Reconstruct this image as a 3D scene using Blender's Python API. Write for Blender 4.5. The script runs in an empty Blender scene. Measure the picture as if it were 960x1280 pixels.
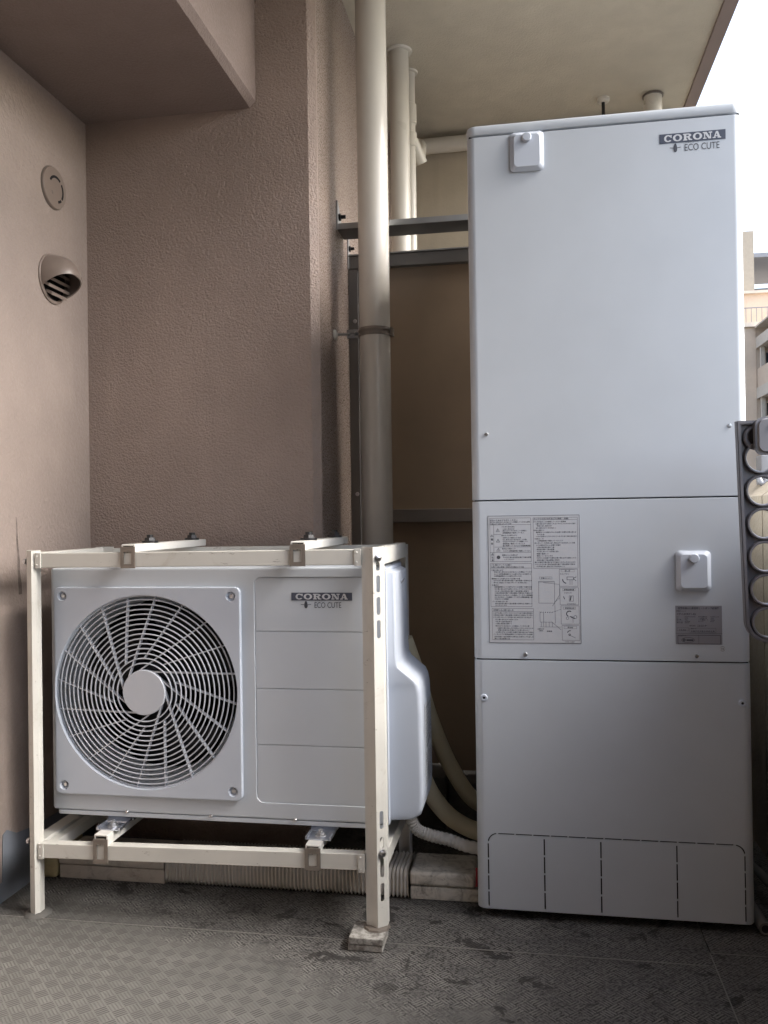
import bpy, bmesh, math, random
from mathutils import Vector, Matrix
random.seed(7)
S = bpy.context.scene
COL = S.collection
R = math.radians

# ------------------------------------------------------------------ camera, sky, sun, exposure
CAM_Z = 0.94
yaw, pitch, roll = R(9.75), R(0.378), R(-0.82)
fwd = Vector((-math.sin(yaw)*math.cos(pitch), math.cos(yaw)*math.cos(pitch), math.sin(pitch)))
rgt = Vector((math.cos(yaw), math.sin(yaw), 0)); upv = rgt.cross(fwd)
rr = math.cos(roll)*rgt + math.sin(roll)*upv
uu = -math.sin(roll)*rgt + math.cos(roll)*upv
cd = bpy.data.cameras.new('camera'); cam = bpy.data.objects.new('camera', cd); COL.objects.link(cam)
cd.sensor_fit = 'VERTICAL'; cd.sensor_height = 24; cd.lens = 24*1060/1280
cd.clip_start = 0.05; cd.clip_end = 3000
m = Matrix((rr, uu, -fwd)).transposed().to_4x4(); m.translation = (0, 0, CAM_Z)
cam.matrix_world = m
S.camera = cam

SUN_EL, SUN_AZ = R(42), R(88)          # azimuth clockwise from +Y
w = bpy.data.worlds.new('World'); S.world = w; w.use_nodes = True
nt = w.node_tree; bg = nt.nodes['Background']
sky = nt.nodes.new('ShaderNodeTexSky'); sky.sky_type = 'NISHITA'; sky.sun_disc = False
sky.sun_elevation = SUN_EL; sky.sun_rotation = SUN_AZ; sky.dust_density = 4.0; sky.air_density = 1.0; sky.ozone_density = 1.0
hs = nt.nodes.new('ShaderNodeHueSaturation'); hs.inputs['Saturation'].default_value = 0.85
nt.links.new(sky.outputs[0], hs.inputs['Color']); nt.links.new(hs.outputs[0], bg.inputs[0])
bg.inputs[1].default_value = 0.15
sl = bpy.data.lights.new('sun', 'SUN'); sl.energy = 1.5; sl.angle = R(38); sl.color = (1.0, 0.99, 0.975)
so = bpy.data.objects.new('sun', sl); COL.objects.link(so)
sdir = Vector((math.sin(SUN_AZ)*math.cos(SUN_EL), math.cos(SUN_AZ)*math.cos(SUN_EL), math.sin(SUN_EL)))
so.rotation_euler = sdir.to_track_quat('Z', 'Y').to_euler()
S.view_settings.view_transform = 'Standard'; S.view_settings.look = 'None'
S.view_settings.exposure = 2.15; S.view_settings.gamma = 1.0; S.view_settings.use_curve_mapping = False
S.render.engine = 'CYCLES'
S.cycles.max_bounces = 7; S.cycles.diffuse_bounces = 5; S.cycles.glossy_bounces = 3
S.cycles.use_denoising = True; S.cycles.use_adaptive_sampling = True; S.cycles.adaptive_threshold = 0.015
S.cycles.sample_clamp_indirect = 8

# ------------------------------------------------------------------ materials
class NB:
    """small node builder"""
    def __init__(s, name):
        s.m = bpy.data.materials.new(name); s.m.use_nodes = True
        s.t = s.m.node_tree; s.b = s.t.nodes['Principled BSDF']
        s.co = s.t.nodes.new('ShaderNodeTexCoord').outputs['Object']
    def n(s, typ, **kw):
        x = s.t.nodes.new(typ)
        for k, v in kw.items(): setattr(x, k, v)
        return x
    def put(s, sock, v):
        if hasattr(v, 'is_output') or isinstance(v, bpy.types.NodeSocket): s.t.links.new(v, sock)
        else: sock.default_value = v
    def math(s, op, a, b=None, c=None):
        x = s.n('ShaderNodeMath', operation=op)
        s.put(x.inputs[0], a)
        if b is not None: s.put(x.inputs[1], b)
        if c is not None: s.put(x.inputs[2], c)
        return x.outputs[0]
    def noise(s, scale, detail=3, rough=0.55, co=None, dist=0.0):
        x = s.n('ShaderNodeTexNoise'); s.put(x.inputs['Vector'], co if co is not None else s.co)
        x.inputs['Scale'].default_value = scale; x.inputs['Detail'].default_value = detail
        x.inputs['Roughness'].default_value = rough; x.inputs['Distortion'].default_value = dist
        return x.outputs['Fac']
    def voro(s, scale, co=None, feature='F1'):
        x = s.n('ShaderNodeTexVoronoi', feature=feature); s.put(x.inputs['Vector'], co if co is not None else s.co)
        x.inputs['Scale'].default_value = scale
        return x.outputs['Distance']
    def ramp(s, v, a, b, c0=0.0, c1=1.0):
        x = s.n('ShaderNodeMapRange'); x.clamp = True; x.interpolation_type = 'SMOOTHSTEP'
        s.put(x.inputs['Value'], v)
        for i, q in zip(('From Min', 'From Max', 'To Min', 'To Max'), (a, b, c0, c1)): x.inputs[i].default_value = q
        return x.outputs[0]
    def mix(s, f, a, b):
        x = s.n('ShaderNodeMix', data_type='RGBA')
        s.put(x.inputs[0], f)
        for sock, v in ((x.inputs[6], a), (x.inputs[7], b)):
            s.put(sock, v if not isinstance(v, tuple) else (v[0], v[1], v[2], 1))
        return x.outputs[2]
    def scalexyz(s, sx, sy, sz):
        x = s.n('ShaderNodeMapping'); s.put(x.inputs[0], s.co); x.inputs['Scale'].default_value = (sx, sy, sz)
        return x.outputs[0]
    def xyz(s):
        x = s.n('ShaderNodeSeparateXYZ'); s.put(x.inputs[0], s.co); return x.outputs
    def bump(s, h, strength=0.3, dist=0.002, prev=None):
        x = s.n('ShaderNodeBump'); s.put(x.inputs['Height'], h)
        x.inputs['Strength'].default_value = strength; x.inputs['Distance'].default_value = dist
        if prev is not None: s.put(x.inputs['Normal'], prev)
        return x.outputs[0]
    def done(s, col, rough=0.5, normal=None, metal=0.0, spec=0.5):
        s.put(s.b.inputs['Base Color'], col if not isinstance(col, tuple) else (col[0], col[1], col[2], 1))
        s.put(s.b.inputs['Roughness'], rough); s.put(s.b.inputs['Metallic'], metal)
        s.b.inputs['Specular IOR Level'].default_value = spec
        if normal is not None: s.put(s.b.inputs['Normal'], normal)
        return s.m

def stucco(name, col, grain=170, strength=0.75, rough=0.5, dist=0.003, var=0.1):
    b = NB(name)
    n1 = b.noise(grain, 2, 0.6); n2 = b.voro(grain*0.55); n3 = b.noise(1.7, 3, 0.6); n4 = b.noise(9, 2)
    h = b.math('SUBTRACT', b.math('MULTIPLY', b.ramp(n1, 0.35, 0.7), 0.6), n2)
    lo = tuple(c*(1-var) for c in col); hi = tuple(c*(1+var) for c in col)
    c = b.mix(b.ramp(b.math('ADD', b.math('MULTIPLY', n3, 0.7), b.math('MULTIPLY', n4, 0.3)), 0.3, 0.7), lo, hi)
    if var >= 0.1:                     # faint rain runs and patchy grime
        st = b.ramp(b.noise(14, 3, 0.6, co=b.scalexyz(1, 1, 0.06)), 0.35, 0.75)
        c = b.mix(b.math('MULTIPLY', b.math('MULTIPLY', st, b.ramp(n3, 0.3, 0.8)), 0.30), c, tuple(x*0.62 for x in col))
    nrm = b.bump(h, strength, dist)
    return b.done(c, b.ramp(n1, 0.3, 0.7, rough+0.1, rough-0.08), nrm)

def painted(name, col, rough=0.4, var=0.05, peel=0.05, dirt=0.0, dirtcol=(0.12, 0.10, 0.08), scratch=0.0, metal=0.0, dscale=18, spec=0.5, wave=0.0):
    b = NB(name)
    n1 = b.noise(6, 3, 0.6)
    c = b.mix(b.ramp(n1, 0.1, 0.9), tuple(x*(1-var*1.6) for x in col), tuple(min(1, x*(1+var*1.6)) for x in col)) if var > 0 else col
    rg = b.ramp(n1, 0.1, 0.9, rough-0.06, rough+0.07) if var > 0 else rough
    if dirt > 0:
        d = b.ramp(b.noise(dscale, 6, 0.7, dist=0.8), 0.62-0.25*dirt, 0.78)
        c = b.mix(b.math('MULTIPLY', d, min(1.0, dirt*1.4)), c, dirtcol)
    if scratch > 0:
        q = b.ramp(b.noise(90, 5, 0.75, co=b.scalexyz(0.25, 1, 1)), 0.635, 0.68)
        c = b.mix(b.math('MULTIPLY', q, scratch), c, (0.13, 0.11, 0.09))
    nrm = b.bump(b.noise(320, 1), peel, 0.0006) if peel >= 0.1 else None
    if wave > 0:                       # thin sheet: faint waviness
        nrm = b.bump(b.noise(2.6, 1), wave, 0.02)
    return b.done(c, rg, nrm, metal, spec)

M = {}
M['wall'] = stucco('taupe_stucco', (0.345, 0.270, 0.232), 230, 0.75, 0.47)
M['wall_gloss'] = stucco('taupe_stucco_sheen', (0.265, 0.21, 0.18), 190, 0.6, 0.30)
M['wall_left'] = stucco('taupe_stucco_smooth', (0.335, 0.278, 0.248), 130, 0.35, 0.5)
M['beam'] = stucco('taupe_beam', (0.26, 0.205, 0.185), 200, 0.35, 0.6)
M['ceiling'] = stucco('ceiling_spray', (0.50, 0.46, 0.375), 260, 0.4, 0.75)
M['far_wall'] = stucco('far_wall_paint', (0.47, 0.415, 0.32), 120, 0.2, 0.7)
M['fascia'] = painted('fascia_brown', (0.22, 0.17, 0.15), 0.6)
M['white'] = painted('white_steel', (0.485, 0.525, 0.57), 0.32, 0.02, 0.0, wave=0.12)
M['white_plastic'] = painted('white_plastic', (0.47, 0.515, 0.585), 0.42, 0.012, 0.05)
M['core'] = painted('dark_core', (0.01, 0.01, 0.012), 0.9)
M['cream'] = painted('cream_steel', (0.545, 0.54, 0.50), 0.42, 0.05, 0.06, 0.28, (0.30, 0.26, 0.20), 0.55, dscale=14)
M['cream_clean'] = painted('cream_steel_clean', (0.62, 0.615, 0.58), 0.4, 0.03, 0.05, 0.08, (0.3, 0.26, 0.2), 0.2)
M['pipe'] = painted('pvc_pipe', (0.58, 0.555, 0.50), 0.22, 0.03, 0.02, 0.06, (0.35, 0.3, 0.25))
M['pipe_far'] = painted('pvc_pipe_cream', (0.60, 0.57, 0.50), 0.3, 0.03, 0.02)
M['galv'] = painted('galvanised_steel', (0.36, 0.37, 0.38), 0.45, 0.12, 0.06, 0.1, (0.12, 0.12, 0.12), metal=0.85)
M['zinc'] = painted('bright_zinc', (0.62, 0.65, 0.72), 0.28, 0.05, 0.03, metal=0.95)
M['screw'] = painted('screw_steel', (0.55, 0.55, 0.56), 0.3, 0.05, 0.0, metal=1.0)
M['clampsteel'] = painted('dull_clip_steel', (0.20, 0.175, 0.15), 0.5, 0.1, 0.06, metal=0.35)
M['frame_brown'] = painted('bronze_aluminium', (0.20, 0.18, 0.165), 0.38, 0.05, 0.03, metal=0.4)
M['frame_grey'] = painted('grey_rail', (0.16, 0.155, 0.15), 0.4, 0.05, 0.03, metal=0.4)
M['bar_dark'] = painted('dark_angle', (0.075, 0.075, 0.078), 0.45, 0.08, 0.03, metal=0.3)
M['board'] = painted('brown_board', (0.235, 0.175, 0.12), 0.5, 0.06, 0.04)
M['black'] = painted('black_plastic', (0.012, 0.012, 0.014), 0.4, 0.1, 0.05)
M['fan'] = painted('fan_blade', (0.02, 0.021, 0.026), 0.45)
M['ink'] = painted('ink', (0.045, 0.05, 0.065), 0.5, 0.0, 0.0)
M['ink_soft'] = painted('soft_ink', (0.10, 0.105, 0.12), 0.6, 0.0, 0.0)
M['badge'] = painted('badge_dark', (0.055, 0.065, 0.095), 0.4, 0.03, 0.0)
M['badge_white'] = painted('badge_letter', (0.52, 0.54, 0.57), 0.4, 0.0, 0.0)
M['paper'] = painted('label_paper', (0.47, 0.49, 0.52), 0.45, 0.01, 0.0)
M['silver_label'] = painted('silver_label', (0.25, 0.25, 0.28), 0.4, 0.04, 0.0, metal=0.2)
M['hose'] = painted('beige_insulation', (0.60, 0.53, 0.36), 0.6, 0.08, 0.15, 0.1)
M['hose_grey'] = painted('grey_hose', (0.48, 0.46, 0.42), 0.55, 0.05, 0.1, 0.1)
M['duct'] = painted('duct_cream', (0.58, 0.55, 0.48), 0.5, 0.07, 0.05, 0.85, (0.10, 0.085, 0.07), 0.9, dscale=26)
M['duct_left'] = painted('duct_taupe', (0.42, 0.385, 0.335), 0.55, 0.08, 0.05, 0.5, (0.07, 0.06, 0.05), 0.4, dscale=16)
M['flex'] = painted('flex_duct', (0.50, 0.47, 0.42), 0.5, 0.06, 0.05, 0.3, (0.10, 0.09, 0.075), dscale=5)
M['cap_yellow'] = painted('yellowed_pvc', (0.40, 0.34, 0.19), 0.5, 0.08, 0.05, 0.3)
M['vent'] = painted('taupe_plastic', (0.235, 0.19, 0.165), 0.3, 0.03, 0.02)
M['blue_coat'] = painted('blue_grey_coating', (0.18, 0.20, 0.235), 0.6, 0.12, 0.1, 0.3, (0.09, 0.09, 0.09))
M['arm_grey'] = painted('grey_cast_arm', (0.17, 0.165, 0.178), 0.36, 0.06, 0.04, metal=0.2)
M['arm_cover'] = painted('grey_cover', (0.20, 0.20, 0.22), 0.4, 0.03, 0.03)
M['rail_post'] = painted('rail_post', (0.24, 0.24, 0.25), 0.4, 0.03, 0.03, metal=0.5)
M['parapet'] = stucco('parapet_beige', (0.30, 0.255, 0.19), 120, 0.3, 0.65)
M['red'] = painted('red_tag', (0.35, 0.03, 0.04), 0.5)
M['bld'] = stucco('building_beige', (0.66, 0.51, 0.38), 3, 0.1, 0.8, var=0.04)
M['bld_light'] = painted('building_trim', (0.58, 0.50, 0.41), 0.7)
M['bld_side'] = stucco('building_tan', (0.62, 0.48, 0.36), 3, 0.1, 0.8, var=0.04)
M['bld_tower'] = painted('tower_beige', (0.36, 0.315, 0.25), 0.8)
M['glass'] = painted('window_glass', (0.05, 0.06, 0.07), 0.1)
M['ground'] = painted('ground_asphalt', (0.10, 0.10, 0.095), 0.9, 0.2, 0.0)
M['grille_blue'] = painted('cool_white_guard', (0.48, 0.51, 0.56), 0.4, 0.01, 0.02)

def concrete_block():
    b = NB('weathered_block')
    d = b.ramp(b.noise(60, 6, 0.7), 0.35, 0.65)
    c = b.mix(d, (0.15, 0.14, 0.125), (0.40, 0.39, 0.36))
    return b.done(c, 0.85, b.bump(b.noise(160, 5, 0.7), 0.6, 0.002))
M['block'] = concrete_block(); M['pad'] = painted('grimy_mortar', (0.10, 0.097, 0.09), 0.9, 0.2, 0.3, 0.4, (0.04, 0.04, 0.038), dscale=40); M['hose_dark'] = painted('shade_dark_hose', (0.12, 0.115, 0.105), 0.6, 0.1)  # drain hose colour darkened to stand in for shade beside the parapet

def floor_mat(name, gutter=False):
    b = NB(name); x, y, z = b.xyz()
    if not gutter:
        k = 1/0.0265; s = 0.70711
        u = b.math('MULTIPLY', b.math('SUBTRACT', x, y), s*k); v = b.math('MULTIPLY', b.math('ADD', x, y), s*k)
        cu = b.math('FLOOR', u); cv = b.math('FLOOR', v)
        par = b.math('ABSOLUTE', b.math('MODULO', b.math('ADD', cu, cv), 2.0))
        fu = b.math('FRACT', u); fv = b.math('FRACT', v)
        def bars(a, c):
            r = b.math('ABSOLUTE', b.math('SUBTRACT', b.math('FRACT', b.math('MULTIPLY', a, 4.0)), 0.5))
            r = b.ramp(r, 0.16, 0.30, 1.0, 0.0)
            e = b.ramp(b.math('ABSOLUTE', b.math('SUBTRACT', c, 0.5)), 0.40, 0.47, 1.0, 0.0)
            return b.math('MULTIPLY', r, e)
        A = bars(fu, fv); B = bars(fv, fu)
        hm = b.math('MULTIPLY', A, par)
        h = b.math('ADD', hm, b.math('MULTIPLY', B, b.math('SUBTRACT', 1.0, par)))
    else:
        hm = 0.3
        r = b.math('ABSOLUTE', b.math('SUBTRACT', b.math('FRACT', b.math('MULTIPLY', b.math('ADD', x, y), 110.0)), 0.5))
        r2 = b.math('ABSOLUTE', b.math('SUBTRACT', b.math('FRACT', b.math('MULTIPLY', b.math('SUBTRACT', x, y), 110.0)), 0.5))
        h = b.ramp(b.math('MULTIPLY', r, r2), 0.02, 0.1)
    big = b.noise(3.2, 6, 0.62, dist=0.3); mid = b.noise(16, 5, 0.65); fine = b.noise(120, 4, 0.75); spk = b.noise(420, 2, 0.6)
    # trodden-in grime: an irregular patch towards the tank and the duct
    line = b.math('ADD', b.math('MULTIPLY', b.math('ADD', x, 0.29), 0.387), b.math('MULTIPLY', b.math('SUBTRACT', y, 1.60), 0.92))
    edge = b.math('ADD', line, b.math('MULTIPLY', b.math('SUBTRACT', big, 0.5), 0.55))
    edge = b.math('ADD', edge, b.math('MULTIPLY', b.math('SUBTRACT', mid, 0.5), 0.30))
    grime = b.ramp(edge, -0.05, 0.09)
    clean = b.mix(b.ramp(mid, 0.3, 0.7), (0.098, 0.096, 0.090), (0.128, 0.125, 0.117))
    clean = b.mix(b.math('MULTIPLY', h, 0.18), clean, (0.05, 0.048, 0.045))
    clean = b.mix(b.math('MULTIPLY', hm, b.ramp(mid, 0.3, 0.7, 0.55, 0.9)), clean, (0.040, 0.038, 0.035))
    dirty = b.mix(b.ramp(fine, 0.38, 0.66), (0.022, 0.021, 0.020), (0.125, 0.121, 0.115))
    dirty = b.mix(b.math('MULTIPLY', h, b.ramp(mid, 0.35, 0.65, 0.15, 0.85)), dirty, (0.19, 0.183, 0.17))
    c = b.mix(grime, clean, dirty)
    blot = b.math('MULTIPLY', b.ramp(b.noise(10, 5, 0.68, dist=0.5), 0.565, 0.61), b.ramp(line, -0.02, 0.12))
    c = b.mix(b.math('MULTIPLY', blot, 0.8), c, (0.018, 0.016, 0.015))
    bleach = b.math('MULTIPLY', b.ramp(b.noise(5.5, 4, 0.6), 0.60, 0.75), b.ramp(spk, 0.42, 0.62))
    c = b.mix(b.math('MULTIPLY', bleach, b.ramp(line, 0.0, 0.1, 0.08, 0.7)), c, (0.26, 0.25, 0.235))
    crumbs = b.ramp(b.voro(75), 0.0, 0.10, 1.0, 0.0)
    crumbs = b.math('MULTIPLY', crumbs, b.ramp(b.noise(23, 2), 0.55, 0.7))
    c = b.mix(crumbs, c, (0.33, 0.32, 0.30))
    nr = b.bump(h, 0.6, 0.0012); nr = b.bump(fine, 0.3, 0.0012, nr)
    return b.done(c, b.ramp(mid, 0.3, 0.7, 0.62, 0.85), nr, spec=0.35)
M['floor'] = floor_mat('embossed_vinyl'); M['gutter'] = floor_mat('ribbed_gutter_vinyl', True)
M['slab'] = painted('floor_slab', (0.20, 0.195, 0.18), 0.8)

def stain_mat():
    b = NB('black_mould_stain'); x, y, z = b.xyz()
    c = b.mix(b.ramp(b.noise(60, 5, 0.7), 0.3, 0.7), (0.10, 0.082, 0.072), (0.19, 0.155, 0.138))
    return b.done(c, 0.7)
M['stain'] = stain_mat()

# ------------------------------------------------------------------ mesh helpers
ORG = {}
def world_of(parent): return ORG.get(parent.name, Vector((0, 0, 0))) if parent else Vector((0, 0, 0))
def obj(name, bm, mat, parent=None, smooth=35):
    """bm in world coordinates -> one mesh object under parent"""
    org = world_of(parent)
    if org.length: bmesh.ops.translate(bm, verts=bm.verts, vec=-org)
    me = bpy.data.meshes.new(name); bm.to_mesh(me); bm.free()
    if smooth:
        me.polygons.foreach_set('use_smooth', [True]*len(me.polygons)); me.set_sharp_from_angle(angle=R(smooth))
    me.materials.append(M[mat])
    o = bpy.data.objects.new(name, me); COL.objects.link(o)
    if parent: o.parent = parent
    if smooth:
        wn = o.modifiers.new('even_normals', 'WEIGHTED_NORMAL'); wn.weight = 100; wn.keep_sharp = True
    ORG[o.name] = org
    return o
def again(src, loc=(0, 0, 0), rot=None, parent='same'):
    """another copy of a one-mesh part, sharing its mesh, moved by loc"""
    c = src.copy(); COL.objects.link(c)
    c.location = Vector(src.location) + Vector(loc)
    if rot: c.rotation_euler = rot
    if parent != 'same': c.parent = parent
    ORG[c.name] = ORG[src.name]
    for ch in list(src.children):
        g = ch.copy(); COL.objects.link(g); g.parent = c; ORG[g.name] = ORG[ch.name]
    return c
def thing(name, loc, label, cat, group=None):
    o = bpy.data.objects.new(name, None); COL.objects.link(o); o.location = loc; o.empty_display_size = 0.05
    ORG[o.name] = Vector(loc); tag(o, label, cat, group); return o
def tag(o, label, cat, group=None):
    o['label'] = label; o['category'] = cat
    if group: o['group'] = group
    return o
def struct(o): o['kind'] = 'structure'; return o

def B(): return bmesh.new()
def box(x0, x1, y0, y1, z0, z1, bev=0.0, seg=2, bm=None):
    t = bm if bm is not None else B()
    vs = [t.verts.new(p) for p in ((x0,y0,z0),(x1,y0,z0),(x1,y1,z0),(x0,y1,z0),(x0,y0,z1),(x1,y0,z1),(x1,y1,z1),(x0,y1,z1))]
    fs = [t.faces.new([vs[i] for i in f]) for f in ((0,3,2,1),(4,5,6,7),(0,1,5,4),(1,2,6,5),(2,3,7,6),(3,0,4,7))]
    if bev > 0:
        es = list({e for f in fs for e in f.edges})
        bmesh.ops.bevel(t, geom=es, offset=bev, segments=seg, affect='EDGES', profile=0.5)
    return t
def vbox(x0, x1, y0, y1, z0, z1, rv, rh=0.0, seg=5):
    """box with round vertical edges and a small horizontal edge round"""
    t = box(x0, x1, y0, y1, z0, z1)
    es = [e for e in t.edges if abs(e.verts[0].co.z - e.verts[1].co.z) > 1e-6]
    bmesh.ops.bevel(t, geom=es, offset=rv, segments=seg, affect='EDGES', profile=0.5)
    if rh > 0:
        es = [e for e in t.edges if abs(e.verts[0].co.z - e.verts[1].co.z) < 1e-6 and len(e.link_faces) == 2
              and abs(e.link_faces[0].normal.z - e.link_faces[1].normal.z) > 0.5]
        bmesh.ops.bevel(t, geom=es, offset=rh, segments=2, affect='EDGES', profile=0.5)
    return t
def prism(pts, axis, a, b, bm=None):
    """polygon extruded along axis from a to b; pts are the other two coords in order xyz without axis"""
    t = bm if bm is not None else B()
    def P(p, q):
        return {'x': (q, p[0], p[1]), 'y': (p[0], q, p[1]), 'z': (p[0], p[1], q)}[axis]
    A = [t.verts.new(P(p, a)) for p in pts]; Bv = [t.verts.new(P(p, b)) for p in pts]
    n = len(pts)
    fs = [t.faces.new(A), t.faces.new(Bv[::-1])]
    for i in range(n): fs.append(t.faces.new((A[i], Bv[i], Bv[(i+1) % n], A[(i+1) % n])))
    bmesh.ops.recalc_face_normals(t, faces=fs)
    return t
def strip(pts, th, axis, a, b):
    """thin bent sheet: open polyline with thickness, extruded"""
    n = len(pts); off = []
    for i in range(n):
        p = Vector(pts[i]); d = Vector((0, 0))
        if i > 0: d += (p - Vector(pts[i-1])).normalized()
        if i < n-1: d += (Vector(pts[i+1]) - p).normalized()
        d.normalize(); off.append(p + Vector((-d.y, d.x))*th)
    return prism([tuple(p) for p in pts] + [tuple(p) for p in reversed(off)], axis, a, b)
def cyl(p0, p1, r0, r1=None, n=20, bm=None, cap=True):
    t = bm if bm is not None else B()
    p0 = Vector(p0); p1 = Vector(p1); r1 = r0 if r1 is None else r1
    d = (p1-p0).normalized(); a = d.orthogonal().normalized(); c = d.cross(a)
    A = []; Bv = []
    for i in range(n):
        an = 2*math.pi*i/n; v = a*math.cos(an) + c*math.sin(an)
        A.append(t.verts.new(p0+v*r0)); Bv.append(t.verts.new(p1+v*r1))
    fs = [t.faces.new((A[i], A[(i+1) % n], Bv[(i+1) % n], Bv[i])) for i in range(n)]
    if cap: fs += [t.faces.new(A[::-1]), t.faces.new(Bv)]
    return t
def lathe(prof, c, axis=(0, 0, 1), n=32, bm=None):
    """prof: list of (r, h) along axis from c"""
    t = bm if bm is not None else B()
    c = Vector(c); d = Vector(axis).normalized(); a = d.orthogonal().normalized(); e = d.cross(a)
    rings = []
    for r, h in prof:
        if r < 1e-6: rings.append([t.verts.new(c+d*h)])
        else: rings.append([t.verts.new(c+d*h+(a*math.cos(2*math.pi*i/n)+e*math.sin(2*math.pi*i/n))*r) for i in range(n)])
    fs = []
    for u, v in zip(rings, rings[1:]):
        for i in range(n):
            j = (i+1) % n
            if len(u) == 1 and len(v) == 1: continue
            if len(u) == 1: fs.append(t.faces.new((u[0], v[j], v[i])))
            elif len(v) == 1: fs.append(t.faces.new((u[i], u[j], v[0])))
            else: fs.append(t.faces.new((u[i], u[j], v[j], v[i])))
    if len(rings[0]) > 1 and len(rings[-1]) > 1: pass
    bmesh.ops.recalc_face_normals(t, faces=t.faces[:])
    return t
def catmull(pts, k=8):
    P = [Vector(p) for p in pts]; P = [P[0]*2-P[1]] + P + [P[-1]*2-P[-2]]; out = []
    for i in range(1, len(P)-2):
        for j in range(k):
            s = j/k; a, b, c, d = P[i-1:i+3]
            out.append(0.5*((2*b)+(c-a)*s+(2*a-5*b+4*c-d)*s*s+(3*b-a-3*c+d)*s**3))
    out.append(P[-2]); return out
def tube(path, r, n=14, bm=None):
    """r: number or function(i, m)"""
    t = bm if bm is not None else B(); m_ = len(path); rings = []
    a = None
    for i, p in enumerate(path):
        d = (path[min(i+1, m_-1)] - path[max(i-1, 0)]).normalized()
        a = d.orthogonal().normalized() if a is None else (a - d*a.dot(d)).normalized()
        c = d.cross(a); q = r(i, m_) if callable(r) else r
        rings.append([t.verts.new(p+(a*math.cos(2*math.pi*k/n)+c*math.sin(2*math.pi*k/n))*q) for k in range(n)])
    for u, v in zip(rings, rings[1:]):
        for k in range(n): t.faces.new((u[k], u[(k+1) % n], v[(k+1) % n], v[k]))
    t.faces.new(rings[0][::-1]); t.faces.new(rings[-1])
    return t
def join(*bms):
    t = bms[0]
    for o in bms[1:]:
        me = bpy.data.meshes.new('tmp'); o.to_mesh(me); o.free(); t.from_mesh(me); bpy.data.meshes.remove(me)
    return t
def cut(a, b, op='DIFFERENCE'):
    ma = bpy.data.meshes.new('a'); a.to_mesh(ma); a.free(); mb = bpy.data.meshes.new('b'); b.to_mesh(mb); b.free()
    oa = bpy.data.objects.new('a', ma); ob = bpy.data.objects.new('b', mb); COL.objects.link(oa); COL.objects.link(ob)
    md = oa.modifiers.new('c', 'BOOLEAN'); md.operation = op; md.object = ob; md.solver = 'EXACT'
    dg = bpy.context.evaluated_depsgraph_get(); me = bpy.data.meshes.new_from_object(oa.evaluated_get(dg))
    t = B(); t.from_mesh(me)
    bpy.data.objects.remove(oa); bpy.data.objects.remove(ob)
    for q in (ma, mb, me): bpy.data.meshes.remove(q)
    return t
def rrect(x0, x1, z0, z1, r, n=6, corners=(1, 1, 1, 1)):
    """rounded rectangle polygon ccw from bottom-left; corners bl, br, tr, tl"""
    out = []
    for (cx, cz, a0, on) in ((x0+r, z0+r, 180, corners[0]), (x1-r, z0+r, 270, corners[1]), (x1-r, z1-r, 0, corners[2]), (x0+r, z1-r, 90, corners[3])):
        if on:
            for i in range(n+1):
                a = R(a0+90*i/n); out.append((cx+r*math.cos(a), cz+r*math.sin(a)))
        else:
            out.append((x0 if cx < (x0+x1)/2 else x1, z0 if cz < (z0+z1)/2 else z1))
    return out
def stadium(cx, cz, w_, h_, n=6): return rrect(cx-w_/2, cx+w_/2, cz-h_/2, cz+h_/2, min(w_, h_)/2-1e-5, n)

# ---- lettering: flat type laid on a front face (facing -Y)
def font_mesh(items, y, res=1):
    """items: (text, x, z, height, xscale[, align]) -> one bmesh of flat type at depth y"""
    obs = []
    for it in items:
        c = bpy.data.curves.new('t', 'FONT'); c.body = it[0]; c.size = it[3]; c.resolution_u = res; c.offset = it[3]*0.012 if res == 1 else 0.0
        if len(it) > 5: c.align_x = it[5]
        o = bpy.data.objects.new('t', c); COL.objects.link(o); obs.append((o, it))
    bpy.context.view_layer.update(); dg = bpy.context.evaluated_depsgraph_get(); t = B()
    for o, it in obs:
        me = bpy.data.meshes.new_from_object(o.evaluated_get(dg))
        for v in me.vertices:
            p = v.co.copy(); v.co = (it[1]+p.x*it[4], y, it[2]+p.y)
        t.from_mesh(me); bpy.data.meshes.remove(me)
    for o, it in obs:
        c = o.data; bpy.data.objects.remove(o); bpy.data.curves.remove(c)
    return t
def flat(polys, y, eps=2e-5):
    t = B()
    for i, p in enumerate(polys):
        f = t.faces.new([t.verts.new((q[0], y-eps*i, q[1])) for q in p])
        f.normal_update()
        if f.normal.y > 0: f.normal_flip()
    return t
def linebox(x0, x1, z0, z1, w_=0.0006):
    return [[(x0, z0), (x1, z0), (x1, z0+w_), (x0, z0+w_)], [(x0, z1-w_), (x1, z1-w_), (x1, z1), (x0, z1)],
            [(x0, z0+w_), (x0+w_, z0+w_), (x0+w_, z1-w_), (x0, z1-w_)], [(x1-w_, z0+w_), (x1, z0+w_), (x1, z1-w_), (x1-w_, z1-w_)]]
def seg2(x0, z0, x1, z1, w_=0.0006):
    d = Vector((x1-x0, z1-z0)); n = Vector((-d.y, d.x)).normalized()*w_/2
    return [(x0+n.x, z0+n.y), (x0-n.x, z0-n.y), (x1-n.x, z1-n.y), (x1+n.x, z1+n.y)]
def arcband(cx, cz, r0x, r0z, r1x, r1z, a0, a1, n=16):
    out = []
    for i in range(n):
        A = R(a0+(a1-a0)*i/n); C = R(a0+(a1-a0)*(i+1)/n)
        out.append([(cx+r0x*math.cos(A), cz+r0z*math.sin(A)), (cx+r1x*math.cos(A), cz+r1z*math.sin(A)),
                    (cx+r1x*math.cos(C), cz+r1z*math.sin(C)), (cx+r0x*math.cos(C), cz+r0z*math.sin(C))])
    return out
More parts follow.
